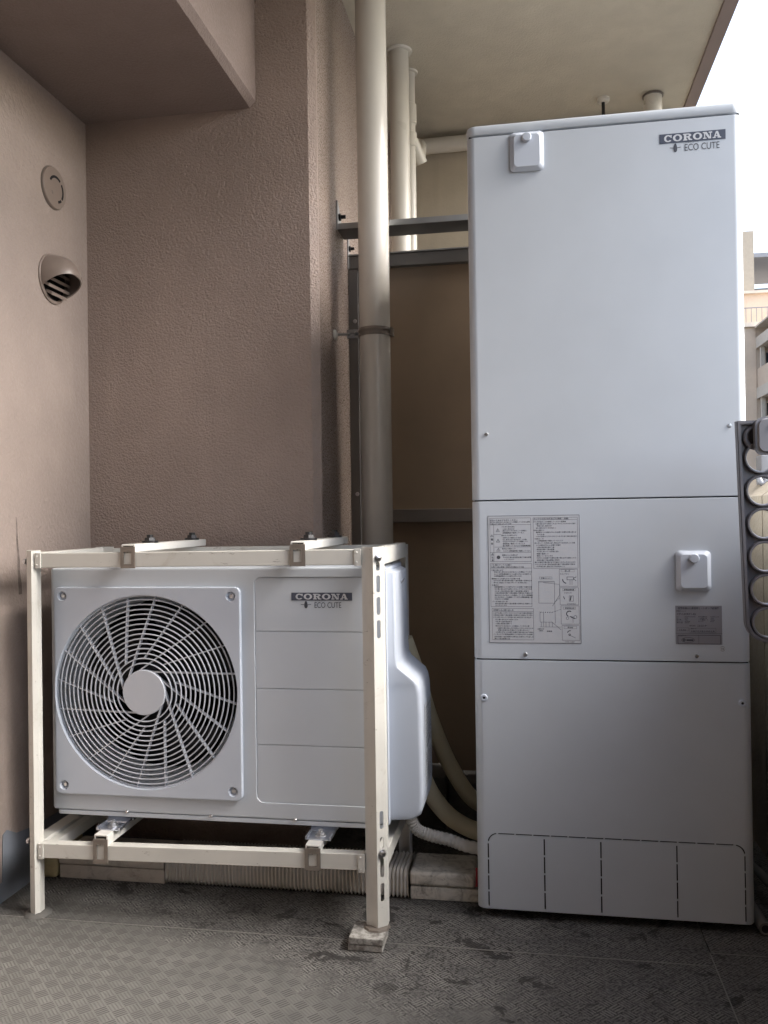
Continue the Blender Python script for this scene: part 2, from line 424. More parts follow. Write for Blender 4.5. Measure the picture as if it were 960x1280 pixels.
def wide_slab_letters(x0, x1, z0, z1):
    """wide bold slab-serif C O R O N A"""
    W = (x1-x0); H = z1-z0; out = []
    adv = [0.155, 0.175, 0.175, 0.175, 0.175, 0.145]; pos = [0]
    for a in adv: pos.append(pos[-1]+a)
    def q(i, u, v):      # u,v 0..1 inside the letter cell
        g = 0.012
        return (x0+W*(pos[i]+g/2+(adv[i]-g)*u), z0+H*v)
    def poly(i, *p): out.append([q(i, *a) for a in p])
    def ring(i, a0, a1):
        c = q(i, .5, .5); a = q(i, 1, 1); rx = a[0]-c[0]; rz = (a[1]-c[1])*1.04
        out.extend(arcband(c[0], c[1], rx*.48, rz*.66, rx, rz, a0, a1, 22))
    ring(0, 38, 322); poly(0, (.80, .58), (.94, .58), (.94, 1), (.80, 1))
    ring(1, 0, 360)
    def stem(i, a, b, s=.1):
        poly(i, (a, 0), (b, 0), (b, 1), (a, 1)); poly(i, (a-s, 0), (b+s, 0), (b+s, .17), (a-s, .17)); poly(i, (a-s, .83), (b+s, .83), (b+s, 1), (a-s, 1))
    stem(2, .12, .38)
    c = q(2, .52, .74); a = q(2, .92, 1.0)
    out.extend(arcband(c[0], c[1], (a[0]-c[0])*.35, (a[1]-c[1])*.38, a[0]-c[0], a[1]-c[1], -90, 90, 10))
    poly(2, (.38, .84), (.52, .84), (.52, 1), (.38, 1)); poly(2, (.38, .46), (.55, .46), (.55, .60), (.38, .60))
    poly(2, (.46, .52), (.70, .52), (.92, .0), (.66, .0)); poly(2, (.66, 0), (1.0, 0), (1.0, .17), (.66, .17))
    ring(3, 0, 360)
    poly(4, (.13, 0), (.25, 0), (.25, 1), (.13, 1)); poly(4, (.02, 0), (.38, 0), (.38, .17), (.02, .17)); poly(4, (0, .83), (.2, .83), (.2, 1), (0, 1))
    poly(4, (.13, 1), (.40, 1), (.86, 0), (.60, 0)); poly(4, (.75, 0), (.87, 0), (.87, 1), (.75, 1)); poly(4, (.62, .83), (1.0, .83), (1.0, 1), (.62, 1))
    poly(5, (.08, 0), (.24, 0), (.56, 1), (.40, 1)); poly(5, (.40, 1), (.66, 1), (.98, 0), (.68, 0)); poly(5, (.28, .24), (.72, .24), (.68, .38), (.33, .38))
    poly(5, (-.04, 0), (.34, 0), (.34, .16), (-.04, .16)); poly(5, (.60, 0), (1.06, 0), (1.06, .16), (.60, .16))
    return out
def brand_badge(parent, x0, x1, zt, y, k):
    """dark plate with light slab lettering, the seed mark and thin lettering under it; k = height of plate"""
    W = x1-x0
    pl = obj('brand_plate', prism([(x0, zt-k), (x1, zt-k), (x1, zt), (x0, zt)], 'y', y-0.0008, y+0.001), 'badge', parent, 0)
    obj('lettering', flat(wide_slab_letters(x0+W*.065, x1-W*.07, zt-k*.86, zt-k*.14), y-0.001, 4e-6), 'badge_white', pl, 0)
    zb = zt-k*1.92
    mk = obj('product_mark', font_mesh([('ECO CUTE', x0+W*.375, zb, k*1.02, 0.72), ('エコキュート', x0+W*.385, zb+k*.82, k*.24, 1.0)], y-0.0006, 4), 'ink', parent, 0)
    cx = x0+W*.24; cz = zb+k*.40
    leaf = [(cx+W*.028*math.cos(a)*(1-.25*math.sin(a)), cz+k*.48*math.sin(a)) for a in [2*math.pi*i/20 for i in range(20)]]
    polys = [leaf, seg2(cx-W*.085, cz+k*.03, cx-W*.03, cz-k*.02, k*.07), seg2(cx+W*.03, cz-k*.02, cx+W*.085, cz+k*.03, k*.07), arcband(cx, cz+k*.74, 0.0001, 0.0001, k*.07, k*.09, 0, 360, 8)[0]]
    polys += [[(cx+k*.075*math.cos(R(a)), cz+k*.72+k*.1*math.sin(R(a))) for a in range(0, 360, 45)]]
    obj('seed_mark', flat(polys, y-0.0006), 'ink', mk, 0)

# ================================================================== THE SETTING
# floor slab with three vinyl sheets
fl = struct(obj('floor', box(-1.303, 0.62, -4, 8, -0.20, -0.004), 'slab', None, 0))
obj('floor_sheet', box(-1.303, 0.3635, -4, 1.850, -0.0035, 0.0), 'floor', fl, 0)
obj('floor_sheet', box(-1.303, 0.3635, 1.8535, 6, -0.0035, 0.0006), 'floor', fl, 0)
obj('floor_sheet', box(0.3665, 0.62, -4, 1.905, -0.0035, 0.0003), 'gutter', fl, 0)
obj('floor_sheet', box(0.3665, 0.62, 1.9075, 6, -0.0035, 0.0006), 'floor', fl, 0)
obj('weld_seam', join(tube([Vector((-1.30, 1.8517, 0.0)), Vector((0.362, 1.8517, 0.0004))], 0.0010, 6), tube([Vector((0.365, -3.9, 0)), Vector((0.365, 1.906, 0.0004))], 0.0010, 6),
    tube([Vector((0.365, 1.9062, 0)), Vector((0.60, 1.9062, 0.0004))], 0.0009, 6)), 'slab', fl)

gr = struct(obj('ground', box(-900, 900, -900, 1500, -10.5, -10.2), 'ground', None, 0))

cl = struct(obj('ceiling', box(-1.303, 0.669, -4, 6, 2.665, 2.90), 'ceiling', None, 0))
obj('fascia_strip', box(0.669, 0.716, -4, 6, 2.652, 2.96), 'fascia', cl, 0)

lw = tag(obj('stucco_wall', box(-1.50, -1.303, -4, 2.364, -0.2, 2.90), 'wall_left', None, 0), 'pale taupe stucco wall on the left carrying the two round vents', 'wall')
bwm = prism([(-1.303, 2.364), (-0.617, 2.364), (-0.606, 2.368), (-0.600, 2.376), (-0.590, 2.392), (-0.590, 6.0), (-1.303, 6.0)], 'z', -0.2, 2.90)
bw = B(); bw = prism([(-1.303, 2.364), (-0.612, 2.364), (-0.5905, 2.381), (-0.5905, 2.392), (-1.303, 2.392)], 'z', -0.2, 2.899)
bwm.free()
tag(obj('recess_wall', bw, 'wall', None, 0), 'dark taupe rough stucco wall behind the outdoor unit', 'wall')
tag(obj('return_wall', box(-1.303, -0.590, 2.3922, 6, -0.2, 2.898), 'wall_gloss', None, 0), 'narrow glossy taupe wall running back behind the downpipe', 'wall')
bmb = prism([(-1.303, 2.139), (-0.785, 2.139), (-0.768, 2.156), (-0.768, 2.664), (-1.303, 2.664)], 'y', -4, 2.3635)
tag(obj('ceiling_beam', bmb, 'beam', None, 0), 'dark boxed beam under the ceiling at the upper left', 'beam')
tag(obj('end_wall', box(-0.590, 0.716, 3.85, 4.0, -0.2, 2.664), 'far_wall', None, 0), 'beige end wall beyond the partition, below the ceiling', 'wall')
tag(obj('shade_pillar', box(0.62, 0.74, -1.0, 0.18, 1.07, 2.651), 'wall_left', None, 0), 'added unseen pillar on the parapet, blocking light beside the viewer', 'pillar')  # invented, out of view: cuts side light reaching the lower tank
tag(obj('added_rear_wall', box(-1.303, 0.716, -1.2, -1.0, -0.2, 2.664), 'wall_left', None, 0), 'added unseen wall behind the viewer, limiting light on the balcony', 'wall')  # added out of frame to hold back light on the tank front
sk = obj('base_coating', prism([(1.50, 0.0), (2.363, 0.0), (2.363, 0.132), (2.05, 0.140), (1.975, 0.150), (1.935, 0.172), (1.918, 0.165), (1.914, 0.05), (1.86, 0.035), (1.50, 0.03)], 'x', -1.3028, -1.3012), 'blue_coat', lw, 0)
# mould streak on the left wall
poly = []
for i in range(15):
    t = i/14; poly.append((1.990+0.016*t+0.0012*math.sin(i*1.1), 0.955-0.20*t, 0.0010+0.0080*t+0.0008*math.sin(i*1.7)))
sb = B(); L_ = [sb.verts.new((-1.3024, a-w_, z)) for a, z, w_ in poly]; R_ = [sb.verts.new((-1.3024, a+w_*.7, z)) for a, z, w_ in poly]
for i in range(14): sb.faces.new((L_[i], R_[i], R_[i+1], L_[i+1]))
obj('mould_streak', sb, 'stain', lw, 0)

# parapet on the open side
pp = thing('parapet_wall', (0.68, 1.0, 0), 'beige parapet wall along the open right side, seen beside the tank', 'wall')
ys = [-4.0, -1.5, 0.4, 2.435, 4.0, 6.0]
prof = [(0.62, -0.5), (0.74, -0.5), (0.74, 1.055), (0.715, 1.06), (0.64, 1.000), (0.62, 0.985)]
for a, b_ in zip(ys, ys[1:]): obj('wall_panel', prism(prof, 'y', a+0.004, b_-0.004), 'parapet', pp, 0)
obj('joint_seal', prism([(0.63, -0.5), (0.735, -0.5), (0.735, 1.04), (0.64, 0.98)], 'y', -3.9, 5.9), 'black', pp, 0)

# ================================================================== left-wall vents
vc = thing('vent_cover', (-1.303, 2.180, 1.876), 'flat round taupe cover plate high on the left wall', 'vent cover')
obj('cover_disc', lathe([(0.058, 0.0), (0.058, 0.005), (0.056, 0.0075), (0.0, 0.0075)], (-1.303, 2.180, 1.876), (1, 0, 0), 48), 'vent', vc)
def arc_yz(cy, cz, r, a0, a1, w_, x0, x1, n=14):
    t = B(); rows = []
    for i in range(n+1):
        a = R(a0+(a1-a0)*i/n); row = []
        for rad, x in ((r-w_/2, x0), (r-w_/2, x1), (r+w_/2, x1), (r+w_/2, x0)):
            row.append(t.verts.new((x, cy+rad*math.cos(a), cz+rad*math.sin(a))))
        rows.append(row)
    for u, v in zip(rows, rows[1:]):
        for k in range(4): t.faces.new((u[k], u[(k+1) % 4], v[(k+1) % 4], v[k]))
    t.faces.new(rows[0]); t.faces.new(rows[-1][::-1]); bmesh.ops.recalc_face_normals(t, faces=t.faces[:]); return t
for a0, a1 in ((55, 150), (-35, 40), (-75, -45)):
    obj('slot', arc_yz(2.186, 1.874, 0.034, a0, a1, 0.0068, -1.2965, -1.2950), 'core', vc)
obj('slot', arc_yz(2.176, 1.866, 0.012, 190, 235, 0.004, -1.2965, -1.2950, 5), 'frame_brown', vc)
obj('rim_shadow_gap', arc_yz(2.180, 1.876, 0.0588, 0, 360, 0.0016, -1.303, -1.3005, 48), 'frame_brown', vc)

vh = thing('vent_hood', (-1.303, 2.172, 1.618), 'hooded taupe vent cap with slats on the left wall', 'vent')
VC = Vector((-1.303, 2.172, 1.618))
hb = B(); n, mlev = 40, 12; rings = []
for j in range(mlev+1):
    p = j/mlev*math.pi/2; rr_ = 0.066*math.cos(p)**0.8 if j < mlev else 0.0; h_ = 0.078*math.sin(p)
    rings.append([hb.verts.new(VC+Vector((h_, rr_*math.cos(2*math.pi*i/n), rr_*math.sin(2*math.pi*i/n)))) for i in range(n)] if rr_ > 1e-6 else [hb.verts.new(VC+Vector((h_, 0, 0)))])
for u, v in zip(rings, rings[1:]):
    for i in range(n):
        if len(v) == 1: hb.faces.new((u[i], u[(i+1) % n], v[0]))
        else: hb.faces.new((u[i], u[(i+1) % n], v[(i+1) % n], v[i]))
bmesh.ops.recalc_face_normals(hb, faces=hb.faces[:])
geo = hb.verts[:]+hb.edges[:]+hb.faces[:]
bmesh.ops.bisect_plane(hb, geom=geo, plane_co=VC+Vector((0.040, 0, -0.022)), plane_no=Vector((0.50, -0.16, -0.85)), clear_outer=True)
bmesh.ops.solidify(hb, geom=hb.faces[:], thickness=0.0035)
obj('hood', hb, 'vent', vh, 40)
obj('wall_ring', lathe([(0.069, 0.0), (0.069, 0.004), (0.066, 0.0055), (0.060, 0.0055), (0.060, 0.0)], VC, (1, 0, 0), 40), 'vent', vh)
obj('throat', lathe([(0.0, 0.001), (0.061, 0.001)], VC, (1, 0, 0), 40), 'core', vh)
for i in range(5):
    z0 = -0.044+i*0.020; hw = math.sqrt(max(0.0, 0.058**2-(z0)**2))
    obj('slat', prism([(VC.x+0.004, VC.z+z0), (VC.x+0.020, VC.z+z0-0.009), (VC.x+0.022, VC.z+z0-0.001), (VC.x+0.005, VC.z+z0+0.008)], 'y', VC.y-hw, VC.y+hw), 'vent', vh, 0)

# ================================================================== pipes in the alcove
dp = thing('downpipe', (-0.462, 2.57, 0), 'tall cream downpipe in front, held to the wall by a band clamp', 'pipe')
obj('pipe', cyl((-0.462, 2.57, 0), (-0.462, 2.57, 2.664), 0.0475, n=40), 'pipe', dp)
obj('floor_collar', lathe([(0.0485, 0.03), (0.058, 0.03), (0.062, 0.0), (0.0485, 0.0)], (-0.462, 2.57, 0.0006), (0, 0, 1), 32), 'pipe', dp)
pc = thing('pipe_clamp', (-0.59, 2.57, 1.505), 'steel band clamp fixing the cream downpipe to the wall', 'clamp')
zc = 1.510
obj('band', lathe([(0.0478, -0.013), (0.051, -0.013), (0.051, -0.009), (0.0495, -0.006), (0.0495, -0.001), (0.0515, 0.002), (0.0515, 0.006), (0.0495, 0.009), (0.0495, 0.012), (0.0478, 0.012)], (-0.462, 2.57, zc), (0, 0, 1), 40), 'clampsteel', pc)
obj('band_ear', box(-0.412, -0.404, 2.555, 2.585, zc-0.013, zc+0.012, 0.001), 'clampsteel', pc)
obj('clamp_plate', box(-0.550, -0.508, 2.566, 2.574, zc-0.013, zc+0.013, 0.0005), 'galv', pc, 0)
for bx_ in (-0.543, -0.522): obj('bolt', lathe([(0.0055, 0), (0.0055, 0.005), (0.003, 0.007), (0, 0.007)], (bx_, 2.566, zc), (0, -1, 0), 6), 'screw', pc, 0)
obj('wall_rod', cyl((-0.589, 2.57, zc), (-0.548, 2.57, zc), 0.004, n=10), 'galv', pc)
obj('wall_rose', lathe([(0.017, 0), (0.016, 0.006), (0.006, 0.012), (0, 0.012)], (-0.590, 2.57, zc), (1, 0, 0), 20), 'pipe', pc)

rp = thing('downpipe', (-0.452, 3.06, 0), 'thick cream downpipe behind, beyond the grey rails', 'pipe')
obj('pipe', cyl((-0.452, 3.095, 0), (-0.452, 3.095, 2.664), 0.036, n=32), 'pipe_far', rp)
obj('ceiling_ring', lathe([(0.037, -0.008), (0.047, -0.006), (0.050, 0), (0.037, 0)], (-0.452, 3.095, 2.664), (0, 0, 1), 32), 'pipe_far', rp)
tp = thing('downpipe', (-0.437, 3.25, 0), 'thin cream downpipe with couplings, farthest back in the corner', 'pipe')
px, py = -0.437, 3.25
obj('pipe', cyl((px, py, 0), (px, py, 2.664), 0.0235, n=24), 'pipe_far', tp)
for z0, z1 in ((2.46, 2.54), (2.37, 2.43)): obj('coupling', lathe([(0.024, 0), (0.0285, 0.004), (0.0285, z1-z0-.004), (0.024, z1-z0)], (px, py, z0), (0, 0, 1), 24), 'pipe_far', tp)
obj('ceiling_ring', lathe([(0.024, -0.006), (0.034, -0.005), (0.036, 0), (0.024, 0)], (px, py, 2.664), (0, 0, 1), 24), 'pipe_far', tp)
obj('branch_socket', cyl((px+0.010, py+0.005, 2.400), (px+0.040, py+0.045, 2.325), 0.0235, n=24), 'pipe_far', tp)
hp = thing('cross_pipe', (-0.15, 3.81, 2.5), 'cream pipe running level along the far wall under the ceiling', 'pipe')
obj('pipe', cyl((-0.455, 3.79, 2.608), (0.62, 3.79, 2.620), 0.034, n=28), 'pipe_far', hp)
obj('elbow', tube(catmull([(px+0.030, py+0.035, 2.345), (-0.415, 3.40, 2.42), (-0.45, 3.66, 2.56), (-0.455, 3.79, 2.606)], 6), 0.026, 18), 'pipe_far', hp)
sp_ = thing('ceiling_pipe', (0.525, 3.62, 2.4), 'short beige pipe stub dropping from the ceiling above the tank', 'pipe')
obj('pipe', cyl((0.525, 3.62, 2.20), (0.525, 3.62, 2.664), 0.036, n=28), 'pipe_far', sp_)
obj('ceiling_ring', lathe([(0.037, 0.0), (0.042, -0.004), (0.042, -0.010), (0.037, -0.010)], (0.525, 3.62, 2.665), (0, 0, 1), 28), 'frame_brown', sp_)
hk = thing('ceiling_hook', (0.326, 3.612, 2.60), 'small hanging fixture on the ceiling above the tank lid', 'hook')
obj('base_plate', lathe([(0.0, 0.0), (0.026, 0.0), (0.026, -0.012), (0.020, -0.018), (0.0, -0.018)], (0.326, 3.612, 2.665), (0, 0, 1), 20), 'pipe_far', hk)
obj('rod', cyl((0.326, 3.612, 2.56), (0.326, 3.612, 2.650), 0.007, n=10), 'black', hk)
obj('nut', cyl((0.326, 3.612, 2.53), (0.326, 3.612, 2.575), 0.013, n=6), 'black', hk)

# ================================================================== partition and rails
pt = thing('partition_screen', (-0.05, 2.80, 0), 'brown board partition in a grey frame between return wall and tank', 'partition')
obj('board', box(-0.545, 0.60, 2.803, 2.809, 0.965, 1.775), 'board', pt, 0)
obj('board', box(-0.545, 0.60, 2.803, 2.809, 0.10, 0.925), 'board', pt, 0)
obj('side_rail', prism([(-0.588, 2.785), (-0.558, 2.785), (-0.556, 2.790), (-0.552, 2.790), (-0.552, 2.825), (-0.588, 2.825)], 'z', 0.01, 1.775), 'frame_grey', pt, 0)
obj('side_rail', box(-0.5515, -0.525, 2.795, 2.820, 0.01, 1.772, 0.001), 'frame_brown', pt, 0)
obj('side_rail', box(0.585, 0.615, 2.785, 2.825, 0.01, 1.775, 0.001), 'frame_grey', pt, 0)
obj('top_rail', box(-0.588, 0.618, 2.783, 2.828, 1.776, 1.818, 0.002), 'frame_grey', pt)
obj('top_lip', box(-0.588, 0.618, 2.779, 2.8295, 1.8185, 1.824, 0.001), 'galv', pt)
obj('middle_rail', box(-0.5245, 0.584, 2.790, 2.822, 0.923, 0.967, 0.002), 'frame_brown', pt)
obj('bottom_rail', box(-0.5245, 0.584, 2.790, 2.822, 0.05, 0.10, 0.002), 'frame_brown', pt)
for z in (1.60, 1.02): obj('rivet', lathe([(0.007, 0), (0.006, 0.003), (0, 0.0035)], (-0.568, 2.785, z), (0, -1, 0), 14), 'screw', pt)
obj('wall_plate', box(-0.5895, -0.585, 2.775, 2.80, 1.775, 1.895, 0.0008), 'galv', pt, 0)
obj('plate_bolt', lathe([(0.0095, 0), (0.0095, 0.006), (0.005, 0.006), (0.005, 0.018), (0, 0.018)], (-0.585, 2.787, 1.845), (1, 0, 0), 6), 'black', pt, 0)

ab = thing('wall_bar', (-0.2, 2.66, 1.85), 'dark steel angle bar from the return wall to the top of the tank', 'bar')
obj('flange', box(-0.588, 0.0, 2.622, 2.722, 1.855, 1.860, 0.0006), 'bar_dark', ab, 0)
obj('front_lip', box(-0.588, 0.0, 2.617, 2.6215, 1.855, 1.873, 0.0006), 'galv', ab, 0)
obj('wall_plate', prism([(2.612, 1.852), (2.668, 1.882), (2.640, 1.925), (2.612, 1.945)], 'x', -0.5895, -0.584), 'galv', ab, 0)
obj('plate_bolt', lathe([(0.011, 0), (0.011, 0.007), (0.006, 0.007), (0.006, 0.022), (0, 0.022)], (-0.584, 2.632, 1.898), (1, 0, 0), 6), 'black', ab, 0)

# ================================================================== hot-water tank unit
TX0, TX1, TY0, TY1 = -0.1340, 0.4820, 2.0, 2.68
tk = thing('water_tank', (0.174, 2.34, 0), 'tall white hot water tank cabinet with dark brand plate at top right', 'water heater')
obj('upper_panel', vbox(TX0, TX1, TY0, TY1, 0.9775, 1.8315, 0.020, 0.0015), 'white', tk)
obj('middle_panel', vbox(TX0, TX1, TY0, TY1, 0.6060, 0.9745, 0.020, 0.0015), 'white', tk)
lower = vbox(TX0, TX1, TY0, TY1, 0.022, 0.6030, 0.020, 0.0015)
inner = vbox(TX0+0.003, TX1-0.003, TY0+0.003, TY1-0.003, 0.010, 0.599, 0.0175)
lower = cut(lower, inner)
slots = B(); sw = 0.0032
def slot_v(x, zs):
    for a, b_ in zip(zs, zs[1:]): box(x-sw/2, x+sw/2, 1.99, 2.02, a+0.0016, b_-0.0016, bm=slots)
def slot_h(xs, z):
    for a, b_ in zip(xs, xs[1:]): box(a+0.0016, b_-0.0016, 1.99, 2.02, z-sw/2, z+sw/2, bm=slots)
KL, KR, KT, KB = -0.1075, 0.4608, 0.198, 0.0265
zv = [KB+(KT-0.022-KB)*i/4 for i in range(5)]
slot_v(KL, zv); slot_v(KR, zv)
zz = [KB+(KT-0.006-KB)*i/4 for i in range(5)]
for x in (0.0215, 0.1489, 0.3156): slot_v(x, zz)
slot_h([KL+0.022+(KR-KL-0.044)*i/13 for i in range(14)], KT)
for cx, a0 in ((KL+0.022, 90), (KR-0.022, 0)):
    pts = []
    for k in range(7):
        a = R(a0+8+74*k/6); pts.append((cx+(0.022+sw/2)*math.cos(a), KT-0.022+(0.022+sw/2)*math.sin(a)))
    for k in range(6, -1, -1):
        a = R(a0+8+74*k/6); pts.append((cx+(0.022-sw/2)*math.cos(a), KT-0.022+(0.022-sw/2)*math.sin(a)))
    prism(pts, 'y', 1.99, 2.02, bm=slots)
bmesh.ops.recalc_face_normals(slots, faces=slots.faces[:])
obj('lower_panel', cut(lower, slots), 'white', tk)
obj('inner_body', box(TX0+0.006, TX1-0.006, TY0+0.008, TY1-0.008, 0.030, 1.838), 'core', tk, 0)
for lx, ly in ((-0.07, 2.09), (0.42, 2.09), (0.174, 2.60)): obj('foot', lathe([(0.0, 0.0006), (0.035, 0.0006), (0.035, 0.008), (0.02, 0.012), (0.02, 0.031), (0, 0.031)], (lx, ly, 0), (0, 0, 1), 18), 'galv', tk)
lid = vbox(TX0-0.001, TX1+0.0005, TY0-0.0012, TY1+0.003, 1.8345, 1.8600, 0.022, 0.008)
obj('lid', lid, 'white', tk)
def inspect_cover(x0, x1, z0, z1):
    y = TY0
    t = prism(rrect(x0, x1, z0, z1, 0.010), 'y', y-0.005, y-0.0002)
    c = prism(rrect(x0+0.0005, x1-0.0005, z0+0.0005, z1-0.0005, 0.010), 'y', y-0.012, y-0.005)
    for v in c.verts:
        if v.co.y < y-0.010:
            v.co.x += 0.009 if v.co.x < (x0+x1)/2 else -0.009; v.co.z += 0.008 if v.co.z < (z0+z1)/2 else -0.008
    o = obj('inspection_cover', join(t, c), 'white_plastic', tk, 25)
    kx = x0+(x1-x0)*0.50; kz = z1-0.017
    obj('knob', lathe([(0.0105, 0.0), (0.0105, 0.006), (0.009, 0.0085), (0, 0.009)], (kx, y-0.0119, kz), (0, -1, 0), 24), 'white_plastic', o)
inspect_cover(-0.0325, 0.0450, 1.741, 1.838-0.006)
inspect_cover(0.3226, 0.3985, 0.7640, 0.8560)
brand_badge(tk, 0.3030, 0.4455, 1.8000, TY0, 0.0215)
def screw(x, z, y, parent, r=0.0048, mat='screw'):
    return obj('screw', join(lathe([(r, 0.0), (r, 0.001), (r*.75, 0.0028), (0, 0.0034)], (x, y, z), (0, -1, 0), 14), box(x-r*.6, x+r*.6, y-0.0037, y-0.003, z-0.0005, z+0.0005)), mat, parent, 30)
for x, z in ((-0.0974, 1.1317), (0.4436, 1.1347), (-0.0145, 0.6173), (0.3653, 0.6187)): screw(x, z, TY0, tk)
for x, z in ((-0.1122, 0.5149), (0.4607, 0.5149)):
    p = obj('plug', lathe([(0.0085, 0.0), (0.0085, 0.003), (0.007, 0.0045), (0.0035, 0.0045), (0.003, 0.002), (0, 0.002)], (x, TY0, z), (0, -1, 0), 20), 'white_plastic', tk)
    obj('plug_hole', lathe([(0.0032, 0.0), (0.0, 0.0)], (x, TY0-0.0022, z), (0, -1, 0), 12), 'core', p, 0)

# instruction sheet with its printed lines
LX0, LX1, LZ0, LZ1 = -0.0975, 0.1125, 0.6435, 0.9405
ls = obj('instruction_label', box(LX0, LX1, TY0-0.0004, TY0-0.00005, LZ0, LZ1), 'paper', tk, 0)
def U(px_): return LX0+(px_-609.5)*(LX1-LX0)/(726-609.5)
def V(py_): return LZ1-(py_-644.0)*(LZ1-LZ0)/(804-644.0)
ln = linebox(LX0, LX1, LZ0, LZ1, 0.0011)
for a in ((612, 664.8, 647, 702), (612, 664.8, 704, 758.5), (613.5, 666.5, 760.5, 800), (667.5, 723.5, 647, 710.5), (699.5, 723, 711.5, 733), (700, 723.5, 734.5, 756), (701, 724, 757, 780), (702, 724.5, 781.5, 800)):
    ln += linebox(U(a[0]), U(a[1]), V(a[3]), V(a[2]), 0.0006)
def hl(x0, x1, y): ln.append(seg2(U(x0), V(y), U(x1), V(y), 0.0006))
def vl(x, y0, y1): ln.append(seg2(U(x), V(y0), U(x), V(y1), 0.0006))
hl(612, 664.8, 655.5); hl(617, 627, 667.5); hl(618, 664.8, 683.5); hl(612, 664.8, 690.3); vl(617, 655.5, 702); hl(612.5, 664.8, 710); hl(614, 666, 764.5); hl(667.5, 723.5, 649.8)
ln += linebox(U(702), U(718.5), V(715), V(712), 0.0004)+linebox(U(703.5), U(719.5), V(738.5), V(735.5), 0.0004)+linebox(U(704), U(719.5), V(761.5), V(758.5), 0.0004)+linebox(U(704.5), U(720.5), V(785.5), V(782.5), 0.0004)
ln += linebox(U(674.5), U(690.5), V(724), V(721), 0.0004)
# the drawing of the cabinet
ln += linebox(U(673.3), U(693.5), V(754), V(726.5), 0.0006)
hl(673.3, 692.5, 727.6); vl(674.6, 764, 777.5); hl(674.6, 690, 777.5); vl(679, 766, 783)
ln += [seg2(U(679.3), V(728.2), U(699.5), V(730.5), .0006), seg2(U(699.5), V(730.5), U(699.5), V(744), .0005), seg2(U(699.5), V(744), U(690.5), V(757.5), .0007), seg2(U(700), V(747), U(693), V(753), .0005),
       seg2(U(691), V(765), U(701), V(761.5), .0005), seg2(U(689), V(777), U(701), V(787), .0007), seg2(U(674), V(783.5), U(701), V(783.5), .0005), seg2(U(693.5), V(754), U(693.8), V(779), .0006)]
for x in (676, 682, 686, 690): vl(x, 777.5, 783.5)
for k in range(6): ln.append(seg2(U(675.2+k*2.8), V(766), U(676.6+k*2.8), V(764.7), .0011))
ln += arcband(U(709), V(724), .0085, .0085, .0105, .0105, 180, 260, 8)+arcband(U(711.5), V(767), .0052, .0052, .0072, .0072, 50, 250, 10)+arcband(U(712), V(791), .0048, .0048, .0064, .0064, 70, 170, 8)
ln += linebox(U(709), U(717.5), V(725), V(721), .0009)+[seg2(U(717.5), V(723), U(721), V(721), .0012), seg2(U(717.5), V(723.5), U(720.5), V(726), .0012), seg2(U(713), V(725), U(713), V(731), .0006), seg2(U(715.5), V(725), U(715.5), V(731), .0006)]
ln += linebox(U(711.5), U(717), V(751.5), V(744.5), .0007)+[seg2(U(714), V(745), U(713), V(750.5), .0022), seg2(U(704.5), V(745.5), U(706), V(749), .0014)]
for cx, cy, r_ in ((709, 772.5, .0032), (719, 771, .0038), (715, 771, .0024)): ln += arcband(U(cx), V(cy), r_*.78, r_*.78, r_, r_, 0, 360, 14)
ln += [seg2(U(712), V(770), U(718), V(773), .0016), seg2(U(716), V(772), U(716), V(778), .0006), seg2(U(710), V(793), U(719), V(797), .0008)]
ln += arcband(U(711.5), V(793), .0012, .0012, .0026, .0026, 0, 360, 10)
# warning triangles and the round mark
for cx, cy, s in ((622.2, 662.3, .0042), (622.4, 675.5, .0042), (622.8, 686.8, .0042), (614.6, 669.2, .0030), (615, 692.6, .0026)):
    x, z = U(cx), V(cy); p = [(x-s, z-s*.8), (x+s, z-s*.8), (x, z+s*.95)]
    for a, b_ in zip(p, p[1:]+p[:1]): ln.append(seg2(*a, *b_, .0007))
    ln.append(seg2(x, z-s*.5, x, z+s*.4, .0008))
ln.append([(U(622.8)+.0042*math.cos(R(a)), V(696.4)+.0042*math.sin(R(a))) for a in range(0, 360, 24)])
obj('printed_lines', flat(ln, TY0-0.0006, 4e-7), 'ink_soft', ls, 0)
pool = '据付工事の前に必ずお読みくださいやけどのおそれあり湯水混合栓を開けて給水配管の空気を抜き満水にする逃し弁レバーを手前に倒し排水口から水が出ることを確認してください漏電遮断器の電源レバーを入にする配管接続部からの水漏れがないか点検する'
def jp(k, n_): return ''.join(pool[(k*17+i) % len(pool)] for i in range(n_))
tx = []
def row(x, y, x1, h=2.1, k=None, txt=None):
    size = h*(LZ1-LZ0)/160.0; n_ = max(2, int((U(x1)-U(x))/(size*1.0)))
    s = txt if txt else jp(int(y*3+x) if k is None else k, n_)
    tx.append((s, U(x), V(y)-size*.42, size, (U(x1)-U(x))/(len(s)*size*1.0)))
row(612.5, 649.8, 648, 2.5, txt='安全のため必ずお守りください')
for y, x1 in ((652.2, 663.5), (654.4, 640)): row(612.5, y, x1, 1.9)
